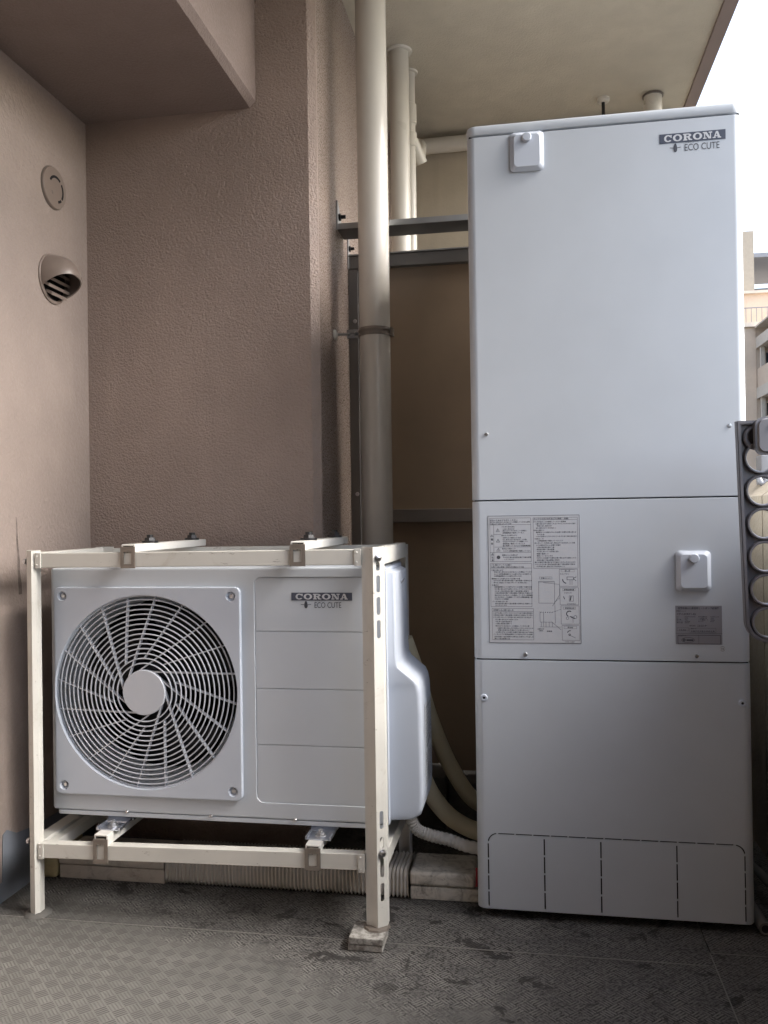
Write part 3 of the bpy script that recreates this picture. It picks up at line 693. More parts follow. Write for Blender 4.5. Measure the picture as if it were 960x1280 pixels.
for y, x0, x1 in ((658, 627, 644), (660.8, 628.5, 644), (663, 628.5, 660), (665.6, 628.5, 656), (668.8, 627, 647), (671.8, 628.5, 652), (674.2, 628.5, 659), (676.6, 628.5, 661), (679.3, 628.5, 657), (681.8, 628.5, 664), (685.6, 627.5, 645), (688.4, 628.5, 664), (693.6, 627.5, 647.5), (696.4, 628.5, 664.5), (699, 630, 643),
                  (708.6, 613, 655), (712.5, 613, 629), (714.8, 616.5, 665), (717.5, 616.5, 664), (720, 616.5, 652), (723.2, 613.5, 650), (725.6, 616, 665), (728.2, 616, 659.5), (731.2, 613.5, 623), (733.6, 617, 665), (736.2, 617, 665), (738.9, 617, 661), (741.3, 617, 666), (744, 617, 666), (746.5, 617, 665.5), (748.8, 617, 635), (751.9, 614, 633.5), (754.5, 617.5, 665.5), (756.8, 617.5, 633),
                  (766.4, 615, 665.5), (769, 615, 666), (771.7, 615, 665.5), (774.5, 617.5, 647), (777.2, 617.5, 639), (779.7, 617.5, 639), (782.6, 617.5, 661), (785.3, 620, 666), (787.8, 621, 661), (790.4, 617.5, 666), (793, 615, 666), (796, 616, 666), (798.5, 616, 636),
                  (652.2, 668, 709), (654.8, 670.5, 721), (657.4, 672, 691.5), (660, 671, 697), (662.9, 668, 682), (665.4, 671, 722), (668, 672.5, 682), (670.6, 671, 722.5), (673.5, 669, 681), (676, 672, 705), (678.8, 669, 720), (681.5, 671, 702), (684.2, 671.5, 694), (686.8, 671.5, 694), (689.4, 671.5, 700), (692.2, 671.5, 686.5), (694.8, 671.5, 692), (697.4, 671.5, 721.5), (700.2, 671.5, 700.5), (702.8, 669, 720.5), (705.4, 669.5, 720), (708, 670, 707)):
    row(x0, y, x1, 1.95)
row(613, 705.9, 640, 2.4, txt='ご使用についてのお願い'); row(615, 762.7, 641, 2.4, txt='非常時の水の取り出し方'); row(668.3, 648.4, 716, 2.2, txt='タンクの水抜き方法(ご使用前・点検)')
row(613.2, 673.8, 616.4, 3.0, txt='警'); row(613.2, 679, 616.4, 3.0, txt='告'); row(613.6, 696.5, 616.4, 2.7, txt='注'); row(613.8, 700, 616.4, 2.7, txt='意')
row(676.5, 722.6, 689, 2.0, txt='貯湯ユニット'); row(706.5, 713.6, 713.5, 2.0, txt='逃し弁'); row(705, 737.1, 718, 2.0, txt='漏電遮断器'); row(706, 760, 718, 2.0, txt='非常用取水栓'); row(709, 784, 716, 2.0, txt='排水栓')
row(700.5, 717.5, 712, 1.7); row(705, 741, 715, 1.8); row(709, 754.6, 720, 1.6); row(671, 786, 679.5, 1.9); row(672.5, 788.2, 678.5, 1.9); row(683, 788.8, 689.5, 1.9); row(706, 801.8, 718, 1.4)
obj('printed_text', font_mesh(tx, TY0-0.0007), 'ink', ls, 0)

# rating plate
PX0, PX1, PZ0, PZ1 = 0.3206, 0.4204, 0.6447, 0.7318
rpl = obj('rating_plate', box(PX0, PX1, TY0-0.0005, TY0-0.00005, PZ0, PZ1), 'silver_label', tk, 0)
def pu(a): return PX0+(a-62)/(860-62)*(PX1-PX0)
def pv(a): return PZ1-(a-98)/(768-98)*(PZ1-PZ0)
ti = []
def prow(s, x, x1, y, h):
    size = h/670*(PZ1-PZ0); wd = sum(1.0 if ord(c_) > 255 else 0.56 for c_ in s)*size
    ti.append((s, pu(x), pv(y)-size*.4, size, (pu(x1)-pu(x))/wd))
prow('自然冷媒CO2家庭用ヒートポンプ給湯機', 105, 795, 140, 42); prow('貯湯ユニット', 80, 250, 190, 28); prow('CTU-37AY1-42', 82, 430, 240, 46)
for k, (a, b_, c_, d_) in enumerate(((82, 125, 220, 425), (82, 120, 220, 290), (82, 160, 220, 275), (82, 195, 220, 330), (82, 190, 220, 285))):
    prow(jp(k+3, 3), a, b_, 288+k*26, 22); prow(('AC200V 50/60Hz', '370L', '190kPa', '60kg', '40W')[k], c_, d_, 288+k*26, 24)
for k in range(4): prow(jp(k+9, 6), 455, (610, 600, 625, 540)[k], 288+k*27, 22); prow(('AC200V 1.0A', '170kPa', '430kg', '40W')[k], 660, (825, 735, 745, 710)[k], 288+k*27, 24)
prow('株式会社', 300, 405, 444, 26); prow('コロナ', 425, 610, 444, 44); prow('製造番号', 325, 420, 494, 20); prow('HK021B10001A', 330, 740, 538, 40); prow('12.06', 120, 270, 515, 44); prow('認証登録番号', 105, 245, 620, 20)
obj('printed_text', font_mesh(ti, TY0-0.0008), 'ink', rpl, 0)
pln = linebox(pu(85), pu(290), pv(535), pv(480), .0004)+linebox(pu(305), pu(755), pv(565), pv(485), .0004)+linebox(pu(95), pu(835), pv(762), pv(605), .0010)+[seg2(pu(62), pv(578), pu(860), pv(578), .0006), seg2(pu(458), pv(605), pu(458), pv(762), .0006)]
pln += arcband(pu(272), pv(692), .0135, .0055, .0143, .0062, 0, 360, 24)+arcband(pu(205), pv(692), .0012, .0012, .0034, .0034, 0, 360, 12)+[[(pu(245), pv(710)), (pu(365), pv(710)), (pu(365), pv(680)), (pu(245), pv(680))]]
obj('printed_lines', flat(pln, TY0-0.0007, 4e-7), 'ink', rpl, 0)
rs = obj('round_sticker', lathe([(0.0062, 0.0), (0.0062, 0.0004), (0, 0.0004)], (0.4205, TY0, 0.6355), (0, -1, 0), 24), 'paper', tk, 0)
obj('printed_text', join(font_mesh([('OK', 0.4205, 0.6335, 0.0052, 1.0, 'CENTER')], TY0-0.0007), flat(arcband(0.4205, 0.6355, .0048, .0048, .0055, .0055, 40, 140, 8)+arcband(0.4205, 0.6355, .0048, .0048, .0055, .0055, 220, 320, 8), TY0-0.0007)), 'ink_soft', rs, 0)

# ================================================================== outdoor heat-pump unit
UX0, UX1, UY0, UY1, UZ0, UZ1 = -1.1750, -0.3360, 1.930, 2.225, 0.2215, 0.8260
hu = thing('heat_pump_unit', (-0.755, 2.08, 0.2), 'white outdoor heat pump unit with round fan guard, standing inside the cream frame', 'heat pump')
FC = Vector((-0.9215, 1.930, 0.5270)); FR = 0.2345
cab = vbox(UX0, UX1, UY0, UY1, UZ0+0.010, UZ1, 0.012, 0.006)
cab = cut(cab, cyl((FC.x, 1.90, FC.z), (FC.x, 2.17, FC.z), FR-0.004, n=72))
rec = prism(rrect(-0.6520, -0.3480, 0.2655, 0.8080, 0.018, 5), 'y', 1.92, 1.9345)
for v in rec.verts:
    if v.co.y > 1.93: v.co.x += (0.006 if v.co.x < -0.5 else -0.006); v.co.z += (0.006 if v.co.z < 0.5 else -0.006)
cab = cut(cab, rec)
obj('cabinet', cab, 'white', hu, 30)
obj('base_skirt', vbox(UX0+0.014, UX1-0.002, UY0+0.0005, UY1-0.004, UZ0, UZ0+0.0095, 0.010), 'white', hu)
for a, b_ in ((0.6755, 0.8020), (0.5405, 0.6735), (0.4075, 0.5385), (0.2715, 0.4055)):
    p = box(-0.6455, -0.3545, 1.9322, 1.9346, a, b_, 0.0009, 2); obj('embossed_panel', p, 'white', hu)
for x, z in ((-0.976, 0.2335), (-0.7612, 0.2325), (-0.5538, 0.2325)): screw(x, z, UY0-0.0002, hu, 0.0046)
brand_badge(hu, -0.5560, -0.4100, 0.7665, 1.9322, 0.0185)
# fan guard: plate with a round opening, rings, swirled spokes, hub
gd = None
GX0, GX1, GZ0, GZ1 = -1.1570, -0.6790, 0.2745, 0.7805
gp = prism(rrect(GX0, GX1, GZ0, GZ1, 0.014, 5), 'y', UY0-0.0125, UY0-0.0002)
es = [e for e in gp.edges if all(abs(v.co.y-(UY0-0.0125)) < 1e-6 for v in e.verts)]
bmesh.ops.bevel(gp, geom=es, offset=0.0035, segments=2, affect='EDGES', profile=0.5)
gp = cut(gp, cyl((FC.x, 1.88, FC.z), (FC.x, 1.96, FC.z), FR, n=96))
CS = [(GX0+0.023, GZ1-0.022), (GX1-0.022, GZ1-0.022), (GX0+0.023, GZ0+0.022), (GX1-0.022, GZ0+0.022)]
dm = B()
for x, z in CS: cyl((x, UY0-0.020, z), (x, UY0-0.0045, z), 0.0155, 0.0085, 24, bm=dm)
bmesh.ops.recalc_face_normals(dm, faces=dm.faces[:])
gp = cut(gp, dm)
gd = obj('fan_guard', gp, 'white_plastic', hu, 30)
for x, z in CS:
    obj('corner_screw', join(lathe([(0.0062, 0), (0.0062, 0.0022), (0.0045, 0.0035), (0, 0.0035)], (x, UY0-0.0045, z), (0, -1, 0), 14), box(x-.003, x+.003, UY0-0.0083, UY0-0.0078, z-.0008, z+.0008)), 'screw', gd, 30)
def torus(R0, r_, y, n=96, k=8):
    t = B(); rows = []
    for i in range(n):
        a = 2*math.pi*i/n; row_ = []
        for j in range(k):
            b_ = 2*math.pi*j/k; q = R0+r_*math.cos(b_)
            row_.append(t.verts.new((FC.x+q*math.cos(a), y+r_*1.35*math.sin(b_), FC.z+q*math.sin(a))))
        rows.append(row_)
    for i in range(n):
        for j in range(k): t.faces.new((rows[i][j], rows[(i+1) % n][j], rows[(i+1) % n][(j+1) % k], rows[i][(j+1) % k]))
    return t
def bulge(r_): return UY0-0.002-0.011*(1-(r_/FR)**2)
NR = 14
for i in range(NR):
    r_ = 0.0700+(FR-0.0115-0.0700)*i/(NR-1)
    o = obj('guard_ring', torus(r_, 0.00175, bulge(r_)), 'grille_blue', gd, 60)
obj('guard_hub', lathe([(0.0545, 0.008), (0.0545, 0.0), (0.0530, -0.0025), (0.0, -0.0030)], (FC.x, bulge(0.05)-0.002, FC.z), (0, 1, 0), 56), 'grille_blue', gd, 30)
# one spoke mesh for each of the two lengths; copies turn about the hub
def spoke(rin):
    d = 0.0500; t = B(); N = 9; lo = math.sqrt(max(0.0, rin*rin-d*d)); hi = math.sqrt(FR*FR-d*d)+0.001; rows = []
    for i in range(N):
        s = lo+(hi-lo)*i/(N-1); rad = math.sqrt(s*s+d*d); y = bulge(min(rad, FR))
        rows.append([t.verts.new((-d+a, y+b_, s)) for a, b_ in ((-.0014, -.0005), (.0014, -.0005), (.0014, .0105), (-.0014, .0105))])
    for u, v in zip(rows, rows[1:]):
        for k in range(4): t.faces.new((u[k], u[(k+1) % 4], v[(k+1) % 4], v[k]))
    t.faces.new(rows[0][::-1]); t.faces.new(rows[-1]); bmesh.ops.recalc_face_normals(t, faces=t.faces[:])
    me = bpy.data.meshes.new('guard_spoke'); t.to_mesh(me); t.free(); me.materials.append(M['grille_blue']); return me
sm = [spoke(0.0835), spoke(0.0515)]
for i in range(20):
    o = bpy.data.objects.new('guard_spoke', sm[i % 2]); COL.objects.link(o); o.parent = gd
    o.location = Vector((FC.x, 0, FC.z))-Vector((ORG[gd.name].x, ORG[gd.name].y, ORG[gd.name].z)); o.rotation_euler = (0, R(i*18.0+1.0), 0)
# behind the guard
obj('fan_shroud', lathe([(FR-0.0045, 0.0), (0.219, 0.030), (0.214, 0.115)], (FC.x, UY0+0.0005, FC.z), (0, 1, 0), 72), 'white', hu, 60)
obj('cavity', lathe([(0.0, 0.232), (0.2285, 0.232), (0.2285, 0.117)], (FC.x, UY0+0.0005, FC.z), (0, 1, 0), 48), 'core', hu, 60)
fn = obj('fan', lathe([(0.0, 0.035), (0.045, 0.040), (0.06, 0.055), (0.06, 0.12)], (FC.x, UY0, FC.z), (0, 1, 0), 32), 'fan', hu)
for k in range(3):
    t = B(); rows = []
    for i in range(9):
        r_ = 0.055+0.145*i/8; row_ = []
        for j in range(9):
            a = R(k*120+20+i*4)+R(-42-2*i)*(j/8-0.5)*2*0.8
            row_.append(t.verts.new((FC.x+r_*math.cos(a), UY0+0.075+0.045*(j/8-0.5)*2*(0.6+.4*i/8), FC.z+r_*math.sin(a))))
        rows.append(row_)
    for u, v in zip(rows, rows[1:]):
        for j in range(8): t.faces.new((u[j], u[j+1], v[j+1], v[j]))
    bmesh.ops.solidify(t, geom=t.faces[:], thickness=0.002)
    obj('fan_blade', t, 'fan', fn, 50)
# feet
fob = None
for x in (-1.003, -0.488):
    z0 = 0.2030 if x < -0.8 else 0.2055
    pts = [(1.885, z0), (1.935, z0), (1.957, UZ0+0.002)]
    ft = obj('foot_bracket', join(strip(pts, 0.0022, 'x', x-0.030, x+0.030), box(x-0.030, x-0.026, 1.886, 1.93, z0+0.0022, z0+0.007), box(x+0.026, x+0.030, 1.886, 1.95, z0+0.0022, z0+0.007),
              box(x-0.03, x+0.03, 1.957, 2.20, z0, UZ0-0.0005)), 'zinc', hu, 0)
    obj('foot_bolt', join(cyl((x, 1.911, z0+0.0022), (x, 1.911, z0+0.0040), 0.013, n=20), cyl((x, 1.911, z0+0.0038), (x, 1.911, z0+0.0105), 0.0085, n=6), cyl((x, 1.911, z0+0.0105), (x, 1.911, z0+0.016), 0.005, n=10)), 'galv', ft, 0)

# valve cover on the right side: slim upper part, bulged lower part
SX = UX1
fp = prism(rrect(1.928, 2.170, 0.2300, 0.8235, 0.010, 3), 'x', SX, SX+0.006)
sc_ = obj('side_flange', fp, 'white_plastic', hu, 30)
secs = [  # z, outer x (protrusion), y front, y back
    (0.8150, 0.004, 1.950, 2.150), (0.8100, 0.017, 1.948, 2.154), (0.6250, 0.019, 1.948, 2.156), (0.6020, 0.021, 1.949, 2.156), (0.5900, 0.028, 1.950, 2.155),
    (0.5600, 0.064, 1.953, 2.153), (0.5480, 0.070, 1.955, 2.150), (0.5300, 0.074, 1.956, 2.148), (0.4800, 0.076, 1.955, 2.148), (0.3000, 0.077, 1.954, 2.148), (0.2650, 0.075, 1.954, 2.148), (0.2480, 0.070, 1.954, 2.146), (0.2380, 0.055, 1.955, 2.144), (0.2350, 0.030, 1.956, 2.142)]
t = B(); rows = []
for z, ox, y0, y1 in secs:
    x1 = SX+0.006+ox; r_ = min(0.012, ox*.42); pr = [(SX+0.004, y0-0.006)]
    for k in range(7): a = R(180+90+90*k/6-0); pr.append((x1-r_+r_*math.cos(R(-90+90*k/6)), y0+r_+r_*math.sin(R(-90+90*k/6))))
    for k in range(7): pr.append((x1-r_+r_*math.cos(R(90*k/6)), y1-r_+r_*math.sin(R(90*k/6))))
    pr.append((SX+0.004, y1+0.006)); rows.append([t.verts.new((p[0], p[1], z)) for p in pr])
for u, v in zip(rows, rows[1:]):
    for k in range(len(u)-1): t.faces.new((u[k], v[k], v[k+1], u[k+1]))
t.faces.new(rows[0]); t.faces.new(rows[-1][::-1]); bmesh.ops.recalc_face_normals(t, faces=t.faces[:])
vcv = obj('valve_cover', t, 'white_plastic', hu, 50)
hd = prism([(2.045, 0.786), (2.120, 0.790), (2.122, 0.745), (2.050, 0.742)], 'x', SX+0.0215, SX+0.0242)
obj('grip_recess', hd, 'white_plastic', vcv, 0)
obj('grip_slot', prism([(2.048, 0.783), (2.105, 0.789), (2.105, 0.785), (2.048, 0.778)], 'x', SX+0.0240, SX+0.0246), 'arm_cover', vcv, 0)
ob_ = font_mesh([(jp(5, 11), 0, 0, 0.012, 1.0), (jp(8, 11), 0, -0.016, 0.0085, 1.2), (jp(2, 13), 0, -0.030, 0.012, 1.0)], 0)
for v in ob_.verts: v.co = Vector((SX+0.0262, 2.135+v.co.z*1.6, 0.735-v.co.x))
obj('raised_lettering', ob_, 'badge_white', vcv, 0)
lbm = box(SX+0.0832, SX+0.0836, 2.000, 2.115, 0.300, 0.495)
clb = obj('caution_label', lbm, 'paper', vcv, 0)
tl = font_mesh([(jp(i+1, 10), 0, -0.012*i, 0.010, 1.05) for i in range(9)]+[(jp(i+21, 10), 0.115, -0.012*i, 0.010, 0.85) for i in range(9)], 0)
for v in tl.verts: v.co = Vector((SX+0.0839, 2.108+v.co.z*.98, 0.487-v.co.x*.95))
obj('printed_text', tl, 'ink', clb, 0)
tb = B(); f = tb.faces.new([tb.verts.new(p) for p in ((SX+0.0839, 2.03, 0.388), (SX+0.0839, 2.03, 0.383), (SX+0.0839, 2.09, 0.400), (SX+0.0839, 2.09, 0.405))]); obj('printed_bar', tb, 'ink', clb, 0)

# ================================================================== steel frame round the unit
fr = thing('steel_frame', (-0.77, 2.05, 0), 'cream painted steel frame caging the outdoor unit on four legs', 'frame')
PZT = 0.872
rpost = strip([(-0.372, 1.885), (-0.372, 1.859), (-0.3608, 1.857), (-0.3437, 1.8455), (-0.3244, 1.8620), (-0.3244, 1.8850)], 0.0022, 'z', 0.034, PZT+0.003)
hol = B()
# slots run along the right-front face
A_ = Vector((-0.3437, 1.8455)); B_ = Vector((-0.3244, 1.8620)); mid_ = (A_+B_)/2; dirv = (B_-A_).normalized(); nv = Vector((dirv.y, -dirv.x))
def slot_on_face(z0, z1, w_=0.0095):
    t = B()
    pts = rrect(-w_/2, w_/2, z0, z1, w_/2-1e-5, 5)
    a = [t.verts.new((mid_.x+dirv.x*p[0]+nv.x*0.01, mid_.y+dirv.y*p[0]+nv.y*0.01, p[1])) for p in pts]
    b_ = [t.verts.new((mid_.x+dirv.x*p[0]-nv.x*0.01, mid_.y+dirv.y*p[0]-nv.y*0.01, p[1])) for p in pts]
    t.faces.new(a); t.faces.new(b_[::-1]); n_ = len(pts)
    for i in range(n_): t.faces.new((a[i], b_[i], b_[(i+1) % n_], a[(i+1) % n_]))
    bmesh.ops.recalc_face_normals(t, faces=t.faces[:]); return t
for z0, z1 in ((0.822, 0.843), (0.774, 0.812), (0.724, 0.764), (0.672, 0.713), (0.250, 0.290), (0.208, 0.232), (0.143, 0.186), (0.090, 0.131)):
    hol = join(hol, slot_on_face(z0, z1))
p1 = obj('post', cut(rpost, hol), 'cream', fr, 25)
for z in (0.851, 0.196):
    c0 = (mid_.x+nv.x*.0003, mid_.y+nv.y*.0003, z)
    obj('bolt', lathe([(0.0088, 0), (0.0088, 0.0015), (0.0068, 0.0015), (0.0068, 0.006), (0.004, 0.0075), (0, 0.0075)], c0, (nv.x, nv.y, 0), 12), 'screw', p1, 30)
lpost = strip([(-1.2015, 1.890), (-1.1990, 1.872), (-1.1880, 1.8560), (-1.1735, 1.8510), (-1.1665, 1.8610), (-1.1665, 1.880)], 0.0022, 'z', 0.008, PZT+0.001)
p2 = obj('post', lpost, 'cream', fr, 25)
for z in (0.846, 0.172): obj('bolt', lathe([(0.0088, 0), (0.0088, 0.002), (0.0065, 0.002), (0.0065, 0.008), (0, 0.009)], (-1.1995, 1.876, z), (-1, 0.1, 0), 12), 'screw', p2, 30)
for x0, x1, b0 in ((-0.3640, -0.3244, 0.0008), (-1.211, -1.1690, 0.0008)):
    sgn = 1 if x0 > -0.8 else -1
    xo = x1 if sgn > 0 else x0
    pts = [(xo-sgn*0.036, 2.262), (xo, 2.262), (xo, 2.222)] if sgn > 0 else [(xo, 2.222), (xo, 2.262), (xo+0.036, 2.262)]
    obj('post', strip(pts, -0.0022 if sgn > 0 else -0.0022, 'z', b0, PZT-0.004), 'cream_clean', fr, 25)
FB0, FB1 = -1.1665, -0.3735
def beam(name, x0, x1, y0, y1, zl0, zl1, zr0, zr1):
    t = B(); vs = []
    for x, a, b_ in ((x0, zl0, zl1), (x1, zr0, zr1)):
        vs.append([t.verts.new((x, y0, a)), t.verts.new((x, y1, a)), t.verts.new((x, y1, b_)), t.verts.new((x, y0, b_))])
    for k in range(4): t.faces.new((vs[0][k], vs[1][k], vs[1][(k+1) % 4], vs[0][(k+1) % 4]))
    t.faces.new(vs[0][::-1]); t.faces.new(vs[1]); bmesh.ops.recalc_face_normals(t, faces=t.faces[:])
    bmesh.ops.bevel(t, geom=t.edges[:], offset=0.0022, segments=2, affect='EDGES', profile=0.5)
    return obj(name, t, 'cream', fr, 30)
beam('top_beam', FB0, FB1, 1.858, 1.880, 0.8315, 0.8660, 0.8350, 0.8700)
beam('top_beam', FB0, -0.3610, 2.236, 2.258, 0.8315, 0.8640, 0.8345, 0.8680)
beam('bottom_beam', FB0, FB1, 1.858, 1.884, 0.1395, 0.1740, 0.1535, 0.1900)
beam('bottom_beam', FB0, -0.3610, 2.236, 2.258, 0.1395, 0.1740, 0.1535, 0.1900)
obj('side_beam', box(-0.3490, -0.3248, 1.8860, 2.2210, 0.8345, 0.8735, 0.002), 'cream', fr)
obj('side_beam', box(-1.2085, -1.1850, 1.8860, 2.2210, 0.8320, 0.8670, 0.002), 'cream', fr)
obj('side_beam', box(-0.3520, -0.3260, 1.8860, 2.2210, 0.1560, 0.1930, 0.002), 'cream', fr)
obj('side_beam', join(box(-1.2085, -1.172, 1.8860, 2.2210, 0.1370, 0.1715, 0.002), box(-1.1715, -1.148, 1.8865, 2.235, 0.1370, 0.1640, 0.0015)), 'cream', fr)
for x0, x1, z0, z1 in ((-1.1670, -1.1520, 0.8305, 0.8670), (-0.3880, -0.3725, 0.8335, 0.8712), (-1.1670, -1.1540, 0.1380, 0.1752), (-0.3890, -0.3735, 0.1500, 0.1915)):
    jp_ = obj('joint_plate', box(x0, x1, 1.8545, 1.8578, z0, z1, 0.0006), 'cream', fr, 0)
    for z in (z0+0.008, z1-0.008): obj('rivet', lathe([(0.0024, 0), (0.0018, 0.0014), (0, 0.0017)], ((x0+x1)/2-.002, 1.8545, z), (0, -1, 0), 10), 'cream_clean', jp_, 30)
def plate_window(x0, x1, z0, z1, y, th, mx, mz):
    t = prism([(x0, z0), (x1, z0), (x1, z1), (x0, z1)], 'y', y, y+th)
    return cut(t, prism([(x0+mx, z0+mz), (x1-mx, z0+mz), (x1-mx, z1-mz*1.25), (x0+(x1-x0)*.56, z1-mz*1.25), (x0+(x1-x0)*.5, z1-mz*1.42), (x0+(x1-x0)*.44, z1-mz*1.25), (x0+mx, z1-mz*1.25)], 'y', y-0.01, y+th+0.01))
def crossbar(name, x0, x1, y0, y1, z0, z1, bolts, clip):
    outer = box(x0, x1, y0, y1, z0, z1, 0.0025); inner_ = box(x0+0.004, x1-0.004, y0-0.01, y0+0.06, z0+0.004, z1-0.0035)
    cb = obj(name, cut(outer, inner_), 'cream_clean', fr, 30)
    obj('end_shadow_gap', box(x0+0.0042, x1-0.0042, y0+0.05, y0+0.055, z0+0.0042, z1-0.004), 'core', cb, 0)
    for y in bolts:
        obj('clamp_nut', join(cyl(((x0+x1)/2, y, z1), ((x0+x1)/2, y, z1+0.0055), 0.0200, n=20), cyl(((x0+x1)/2, y, z1+0.0055), ((x0+x1)/2, y, z1+0.013), 0.0145, 0.0130, n=6), cyl(((x0+x1)/2, y, z1+0.013), ((x0+x1)/2, y, z1+0.020), 0.0085, n=10)), 'black', cb, 30)
    obj('beam_clip', join(plate_window(x0-0.0005, x1+0.0005, clip[0], clip[1], 1.8538, 0.003, 0.0085, 0.0095), box(x0+0.007, x1-0.007, 1.853, 1.866, clip[1]-.003, clip[1]+0.0005)), 'clampsteel', cb, 0)
crossbar('top_crossbar', -0.9465, -0.9115, 1.8570, 2.300, 0.8672, 0.8860, (1.975, 2.240), (0.8300, 0.8800))
crossbar('top_crossbar', -0.5360, -0.5010, 1.8570, 2.320, 0.8690, 0.8890, (1.955, 2.225), (0.8330, 0.8825))
crossbar('bottom_crossbar', -1.0240, -0.9890, 1.8575, 2.235, 0.1766, 0.2028, (), (0.1360, 0.1930))
crossbar('bottom_crossbar', -0.5105, -0.4755, 1.8575, 2.235, 0.1886, 0.2053, (), (0.1490, 0.1985))

fb = thing('foot_block', (-0.363, 1.846, 0), 'weathered grey block under the front right leg of the frame', 'block')
obj('slab', box(-0.4040, -0.3270, 1.8060, 1.8860, 0.0005, 0.0150, 0.0025), 'block', fb)
obj('slab', box(-0.4020, -0.3250, 1.8040, 1.8850, 0.0155, 0.0300, 0.0025), 'block', fb)
obj('anchor_pad', lathe([(0.0, 0.0), (0.030, 0.0), (0.028, 0.0042), (0.0, 0.0042)], (-0.348, 1.860, 0.0301), (0, 0, 1), 9), 'clampsteel', fb, 0)
tag(obj('mortar_pad', lathe([(0.0, 0.0), (0.034, 0.0), (0.030, 0.004), (0.022, 0.0085), (0.0, 0.0085)], (-1.180, 1.873, 0.0004), (0, 0, 1), 9), 'pad', None, 40), 'small grey mortar pad under the front left leg of the frame', 'pad')

# ================================================================== duct, hoses
du = thing('pipe_duct', (-0.77, 2.13, 0), 'dirty cream pipe duct with a ribbed flexible middle along the floor under the frame', 'duct')
obj('duct_base', box(-0.3040, -0.1365, 2.070, 2.190, 0.0012, 0.0335, 0.004), 'duct', du)
obj('duct_cover', box(-0.3060, -0.1440, 2.066, 2.194, 0.0350, 0.0700, 0.009, 3), 'duct', du)
t = B(); rows = []
NB_ = 66; x0, x1 = -0.940, -0.3075; steps = NB_*6
for i in range(steps+1):
    x = x0+(x1-x0)*i/steps; ph = (i % 6)/6; e = 0.0046*(0.5+0.5*math.cos(2*math.pi*ph))
    pr = rrect(2.067-e, 2.193+e, 0.0060-e, 0.0690+e, 0.016, 3)
    rows.append([t.verts.new((x, p[0], p[1])) for p in pr])
for u, v in zip(rows, rows[1:]):
    for k in range(len(u)): t.faces.new((u[k], v[k], v[(k+1) % len(u)], u[(k+1) % len(u)]))
bmesh.ops.recalc_face_normals(t, faces=t.faces[:])
obj('flexible_section', t, 'flex', du, 50)
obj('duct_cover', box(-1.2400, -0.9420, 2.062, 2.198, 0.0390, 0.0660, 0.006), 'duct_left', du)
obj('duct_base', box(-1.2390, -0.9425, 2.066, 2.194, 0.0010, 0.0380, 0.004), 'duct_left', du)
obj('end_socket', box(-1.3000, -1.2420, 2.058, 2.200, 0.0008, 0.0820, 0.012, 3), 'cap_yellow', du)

def hose(name, pts, r_, mat, label, ribs=0):
    path = catmull(pts, 40 if ribs else 10)
    fn_ = (lambda i, m_: r_*(1+0.06*math.cos(i*2*math.pi/ribs))) if ribs else r_
    return tag(obj(name, tube(path, fn_, 16), mat, None, 60), label, 'hose', 'hoses from the outdoor unit to the tank')
hose('insulated_hose', [(-0.330, 2.215, 0.62), (-0.300, 2.235, 0.52), (-0.268, 2.25, 0.40), (-0.215, 2.27, 0.265), (-0.145, 2.30, 0.165), (-0.02, 2.36, 0.13)], 0.0215, 'hose', 'upper thick beige insulated hose curving down from the outdoor unit to the tank')
hose('insulated_hose', [(-0.315, 2.19, 0.36), (-0.290, 2.195, 0.28), (-0.258, 2.20, 0.21), (-0.205, 2.21, 0.150), (-0.125, 2.23, 0.112), (0.0, 2.26, 0.10)], 0.0225, 'hose', 'lower thick beige insulated hose curving under the valve cover to the tank')
hose('ribbed_hose', [(-0.303, 2.075, 0.245), (-0.302, 2.075, 0.205), (-0.288, 2.078, 0.172), (-0.255, 2.08, 0.157), (-0.205, 2.08, 0.147), (-0.150, 2.08, 0.132), (-0.02, 2.09, 0.115)], 0.0145, 'hose_grey', 'thin grey ribbed drain hose bending below the valve cover', ribs=8)
blk = thing('rubble_block', (-0.2, 2.62, 0), 'dim grey blocks on the floor at the back behind the hoses', 'block')
obj('slab', box(-0.345, -0.262, 2.55, 2.70, 0.0008, 0.155, 0.006), 'pad', blk)
obj('slab', box(-0.258, -0.150, 2.58, 2.72, 0.0008, 0.130, 0.006), 'pad', blk)
tag(obj('red_tag', box(-0.1422, -0.1372, 2.060, 2.064, 0.045, 0.090, 0.001), 'red', None, 0), 'small red strip beside the lower left edge of the tank', 'tag')

# ================================================================== right edge: clothes-pole arm, drain pipe
ar = thing('pole_bracket', (0.56, 1.75, 1.0), 'grey clothes pole arm with a row of round holes hanging at the right edge', 'bracket')
YA = 1.750; AX0 = 0.3985; WARM = 0.085; zt, zb = 1.1180, 0.6870
def lean(bm_):
    for v in bm_.verts: v.co.x += (1.1180-v.co.z)*0.027
    return bm_
out = rrect(AX0, AX0+WARM, zb, zt, 0.042, 10, (1, 1, 0, 0))
arm = prism(out, 'y', YA, YA+0.006)
holes = B(); HC = [(AX0+WARM/2, 0.7255+0.0640*i) for i in range(6)]
for hx, hz in HC: cyl((hx, YA-0.03, hz), (hx, YA+0.03, hz), 0.0262, n=36, bm=holes)
bmesh.ops.recalc_face_normals(holes, faces=holes.faces[:])
arm = cut(arm, holes)
am = obj('arm_plate', lean(arm), 'arm_grey', ar, 30)
rim = prism(out, 'y', YA-0.012, YA-0.0002)
ins = rrect(AX0+0.0075, AX0+WARM-0.0075, zb+0.0075, zt-0.0075, 0.0345, 10, (1, 1, 0, 0))
rim = cut(rim, prism(ins, 'y', YA-0.03, YA+0.02)); bmesh.ops.bevel(rim, geom=[e for e in rim.edges if e.calc_face_angle(0) > 1.2], offset=0.0018, segments=2, affect='EDGES')
